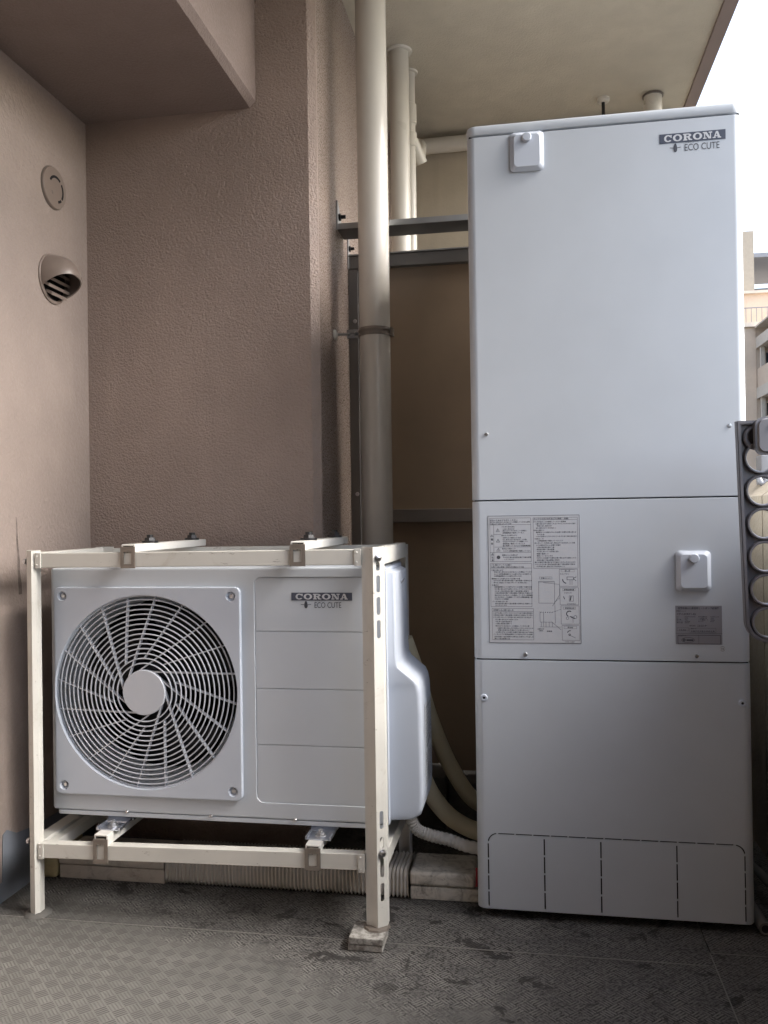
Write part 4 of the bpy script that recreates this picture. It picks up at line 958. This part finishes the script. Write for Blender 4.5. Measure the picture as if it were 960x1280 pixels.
obj('edge_rim', lean(rim), 'arm_grey', am, 40)
for hx, hz in HC:
    t = lathe([(0.0262, 0.0), (0.0262, -0.0085), (0.0275, -0.011), (0.0300, -0.011), (0.0315, -0.0085), (0.0315, 0.0)], (hx, YA-0.0001, hz), (0, 1, 0), 40)
    obj('hole_rim', lean(t), 'arm_grey', am, 40)
hook = B()
hook = join(hook, lean(tube(catmull([(AX0+0.045, YA-0.006, 1.108), (AX0+0.022, YA-0.006, 1.100), (AX0+0.016, YA-0.006, 1.082), (AX0+0.028, YA-0.006, 1.066), (AX0+0.05, YA-0.006, 1.066)], 6), 0.0045, 10)))
obj('end_scroll', hook, 'arm_grey', am, 40)
cv = prism(rrect(AX0+0.030, AX0+0.125, 1.0500, 1.1230, 0.018, 6), 'y', YA-0.034, YA-0.0125)
bmesh.ops.bevel(cv, geom=[e for e in cv.edges if all(v.co.y < YA-0.03 for v in e.verts)], offset=0.006, segments=3, affect='EDGES')
hdc = obj('hinge_cover', cv, 'arm_cover', ar, 35)
obj('cover_screw', lathe([(0.0062, 0), (0.0062, 0.002), (0.004, 0.0035), (0, 0.0035)], (AX0+0.0595, YA-0.034, 1.1040), (0, -1, 0), 14), 'screw', hdc, 30)
obj('mount_arm', box(AX0+0.080, 0.66, YA-0.010, YA+0.012, 1.060, 1.112, 0.003), 'arm_cover', ar)
obj('mount_post', box(0.645, 0.685, YA-0.02, YA+0.025, 1.003, 1.135, 0.003), 'rail_post', ar)
rpst = thing('rail_post', (0.665, 2.56, 1.0), 'grey rail post on the parapet seen behind the clothes pole arm', 'post')
obj('post', box(0.662, 0.684, 2.60, 2.66, 1.020, 1.105, 0.003), 'rail_post', rpst)
obj('post_foot', tube(catmull([(0.650, 2.60, 1.045), (0.662, 2.595, 1.022), (0.680, 2.60, 1.035), (0.70, 2.62, 1.06)], 6), 0.008, 10), 'rail_post', rpst)
dpv = thing('drain_pipe', (0.53, 2.05, 0), 'small grey drain pipe end on the floor at the tank right corner', 'pipe')
op = cyl((0.494, 2.16, 0.018), (0.500, 1.995, 0.018), 0.0135, n=20)
obj('pipe', op, 'hose_dark', dpv); obj('bore', lathe([(0.0, 0.0), (0.0088, 0.0)], (0.5003, 1.9945, 0.018), (0.036, -1, 0), 16), 'core', dpv, 0)
tag(obj('drain_hose', tube(catmull([(0.492, 2.30, 0.075), (0.535, 2.22, 0.060), (0.565, 2.10, 0.040), (0.59, 1.96, 0.02)], 8), 0.011, 12), 'hose_dark', None, 60), 'thin grey hose on the floor between tank and parapet', 'hose')

# ================================================================== apartment block across the way
ap = thing('apartment_building', (14, 50, -10.2), 'beige apartment block with stacked balconies seen past the tank on the right', 'building')
obj('wall', box(4, 13.2, 50, 62, -10.2, 12.1), 'bld', ap, 0)
obj('terrace_wall', box(4, 20, 50.6, 62, 12.35, 14.1), 'bld', ap, 0)
obj('terrace_coping', box(3.9, 20, 50.4, 62, 14.1, 14.25), 'bld_light', ap, 0)
obj('roof_slab', box(3.9, 21, 49.8, 62, 12.1, 12.35), 'bld_light', ap, 0)
obj('stair_tower', box(5, 13.55, 51.5, 58, 14.25, 17.95), 'bld_tower', ap, 0)
obj('roof_canopy', box(13.3, 22, 51.8, 58, 16.5, 16.75), 'rail_post', ap, 0)
obj('canopy_post', box(15.9, 16.2, 52, 52.3, 14.25, 16.5), 'rail_post', ap, 0)
obj('roof_shed', box(13.8, 22, 53, 58, 14.25, 15.0), 'frame_grey', ap, 0)
for k in range(8): obj('railing_bar', box(12.4+k*0.28, 12.43+k*0.28, 49.95, 49.98, 12.35, 13.15), 'rail_post', ap, 0)
obj('railing_rail', box(12.3, 20, 49.94, 49.99, 13.15, 13.20), 'rail_post', ap, 0)
obj('wing_wall', box(15.2, 24, 34, 50, -10.2, 12.0), 'bld_side', ap, 0)
obj('recess_wall', box(13.2005, 24, 50.05, 62, -10.2, 12.095), 'bld_side', ap, 0)
for k in range(7):
    zt_ = 11.5-2.8*k
    obj('balcony_slab', box(13.2, 15.19, 34, 49.99, zt_-0.60, zt_), 'bld_light', ap, 0)
    obj('balcony_front', box(13.25, 13.45, 34, 49.99, zt_-2.79, zt_-1.75), 'bld_side', ap, 0)
    rw = obj('window', box(13.62, 14.9, 49.98, 50.04, zt_-2.75, zt_-0.75), 'bld_light', ap, 0)
    for xa in (13.72, 14.34): obj('pane', box(xa, xa+0.48, 49.95, 49.979, zt_-2.65, zt_-0.85), 'glass', rw, 0)
    for y in (49.4, 45.2): obj('balcony_post', box(13.3, 13.5, y, y+0.22, zt_-1.749, zt_-0.601), 'bld_light', ap, 0)
    wd_ = obj('balcony_window', box(15.12, 15.197, 45.6, 49.0, zt_-2.7, zt_-0.75), 'bld_light', ap, 0)
    obj('pane', box(15.10, 15.119, 45.75, 47.2, zt_-2.6, zt_-0.85), 'glass', wd_, 0); obj('pane', box(15.10, 15.119, 47.35, 48.85, zt_-2.6, zt_-0.85), 'glass', wd_, 0)
obj('wing_roof', box(13.1, 24.1, 33.9, 49.79, 12.0, 12.09), 'bld_light', ap, 0)
ap.location.x -= 0.65; ap.location.z -= 0.85
